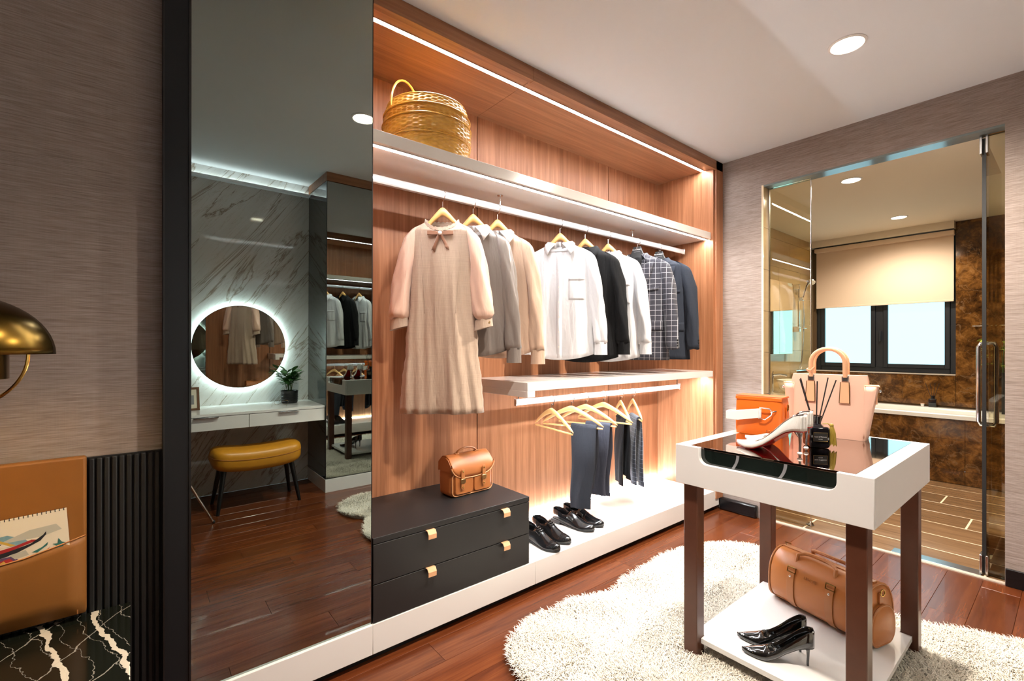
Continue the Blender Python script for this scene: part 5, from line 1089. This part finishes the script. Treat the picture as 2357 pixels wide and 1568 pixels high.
# ------------------------------------------------------------------ shaggy rug
OUT = [(1.105, 1.274), (1.145, 1.41), (1.205, 1.495), (1.311, 1.54), (1.452, 1.553), (1.551, 1.541), (1.623, 1.552), (1.70, 1.510), (1.815, 1.473), (1.933, 1.485), (2.025, 1.527), (2.238, 1.512), (2.414, 1.543), (2.664, 1.493), (2.873, 1.38), (2.95, 1.22), (2.90, 1.08), (2.82, .98), (2.88, .85), (2.80, .70), (2.66, .585), (2.665, .441), (2.764, .304), (2.846, .15), (2.80, 0), (2.60, -.10), (2.30, -.13), (2.0, -.09), (1.7, -.15), (1.4, -.13), (1.22, -.02), (1.165, .11), (1.21, .25), (1.30, .36), (1.22, .46), (1.16, .60), (1.18, .80), (1.27, .93), (1.17, 1.05), (1.10, 1.16)]
def smooth_poly(p, it=2):
    for _ in range(it):
        q = []
        for i in range(len(p)):
            a, b = p[i], p[(i + 1) % len(p)]; q += [(.75 * a[0] + .25 * b[0], .75 * a[1] + .25 * b[1]), (.25 * a[0] + .75 * b[0], .25 * a[1] + .75 * b[1])]
        p = q
    return p
SP = smooth_poly(OUT); rug = thing('shaggy_rug', 'cream long-pile rug with a wavy outline under the display table', 'rug', (2.0, .7, 0))
SPl = [(x - 2.0, y - .7) for x, y in SP]
M().prism(SPl, .0005, .009, 'z').obj('backing', 'rug_base', rug)
P2 = np.array(SPl); N = 130000
pts = rng.uniform([-1, -.95], [1.02, .92], (N * 2, 2))
def inside(pt, poly):
    x, y = pt[:, 0], pt[:, 1]; c = np.zeros(len(pt), bool); j = len(poly) - 1
    for i in range(len(poly)):
        xi, yi = poly[i]; xj, yj = poly[j]; m = ((yi > y) != (yj > y)) & (x < (xj - xi) * (y - yi) / (yj - yi + 1e-12) + xi); c ^= m; j = i
    return c
pts = pts[inside(pts, P2)]
rim = []
for i in range(len(SPl)):                                       # extra fringe along the outline
    a, b = np.array(SPl[i]), np.array(SPl[(i + 1) % len(SPl)]); k = max(2, int(np.linalg.norm(b - a) / .0022)); q = rng.uniform(0, 1, (k, 1)); rim.append(a + (b - a) * q - (np.array([(b - a)[1], -(b - a)[0]]) / (np.linalg.norm(b - a) + 1e-9)) * rng.uniform(-.004, .012, (k, 1)) * -1)
pts = np.vstack([pts] + rim)
legs = [(ox + sx * (hx - .022 - lw / 2) - 2.0, oy + sy * (hy - .022 - lw / 2) - .7) for sx in (-1, 1) for sy in (-1, 1)]
for lx, ly in legs: pts = pts[~((abs(pts[:, 0] - lx) < lw / 2 + .004) & (abs(pts[:, 1] - ly) < lw / 2 + .004))]
n = len(pts)
# combed clumps: neighbouring tufts lean alike
ang = 2.2 * np.sin(pts[:, 0] * 9 + 1.3 * np.sin(pts[:, 1] * 7)) + 1.7 * np.cos(pts[:, 1] * 11 + pts[:, 0] * 5) + rng.normal(0, 1.25, n)
ln = rng.uniform(.024, .040, n); hgt = rng.uniform(.020, .036, n); wdt = rng.uniform(.0010, .0022, n)
dx, dy = np.cos(ang), np.sin(ang); V = np.zeros((n, 7, 3))
for lev, (f, z, wf) in enumerate(((0, 0, 1.0), (.30, .62, .9), (.70, .95, .62))):
    cx, cy, cz = pts[:, 0] + dx * ln * f, pts[:, 1] + dy * ln * f, .007 + hgt * z
    V[:, lev * 2] = np.stack([cx - dy * wdt * wf, cy + dx * wdt * wf, cz], 1); V[:, lev * 2 + 1] = np.stack([cx + dy * wdt * wf, cy - dx * wdt * wf, cz], 1)
V[:, 6] = np.stack([pts[:, 0] + dx * ln, pts[:, 1] + dy * ln, .007 + hgt * (.92 + rng.uniform(-.15, .1, n))], 1)
base = (np.arange(n) * 7)[:, None]
F = [tuple(r) for q in ((0, 1, 3, 2), (2, 3, 5, 4)) for r in (base + np.array(q)).tolist()] + [tuple(r) for r in (base + np.array((4, 5, 6))).tolist()]
me = bpy.data.meshes.new('pile'); me.from_pydata(V.reshape(-1, 3).tolist(), [], F); me.materials.append(MATS['rug_wool']); me.shade_smooth()
pile = bpy.data.objects.new('pile', me); COL.objects.link(pile); pile.parent = rug; pile['kind'] = 'stuff'
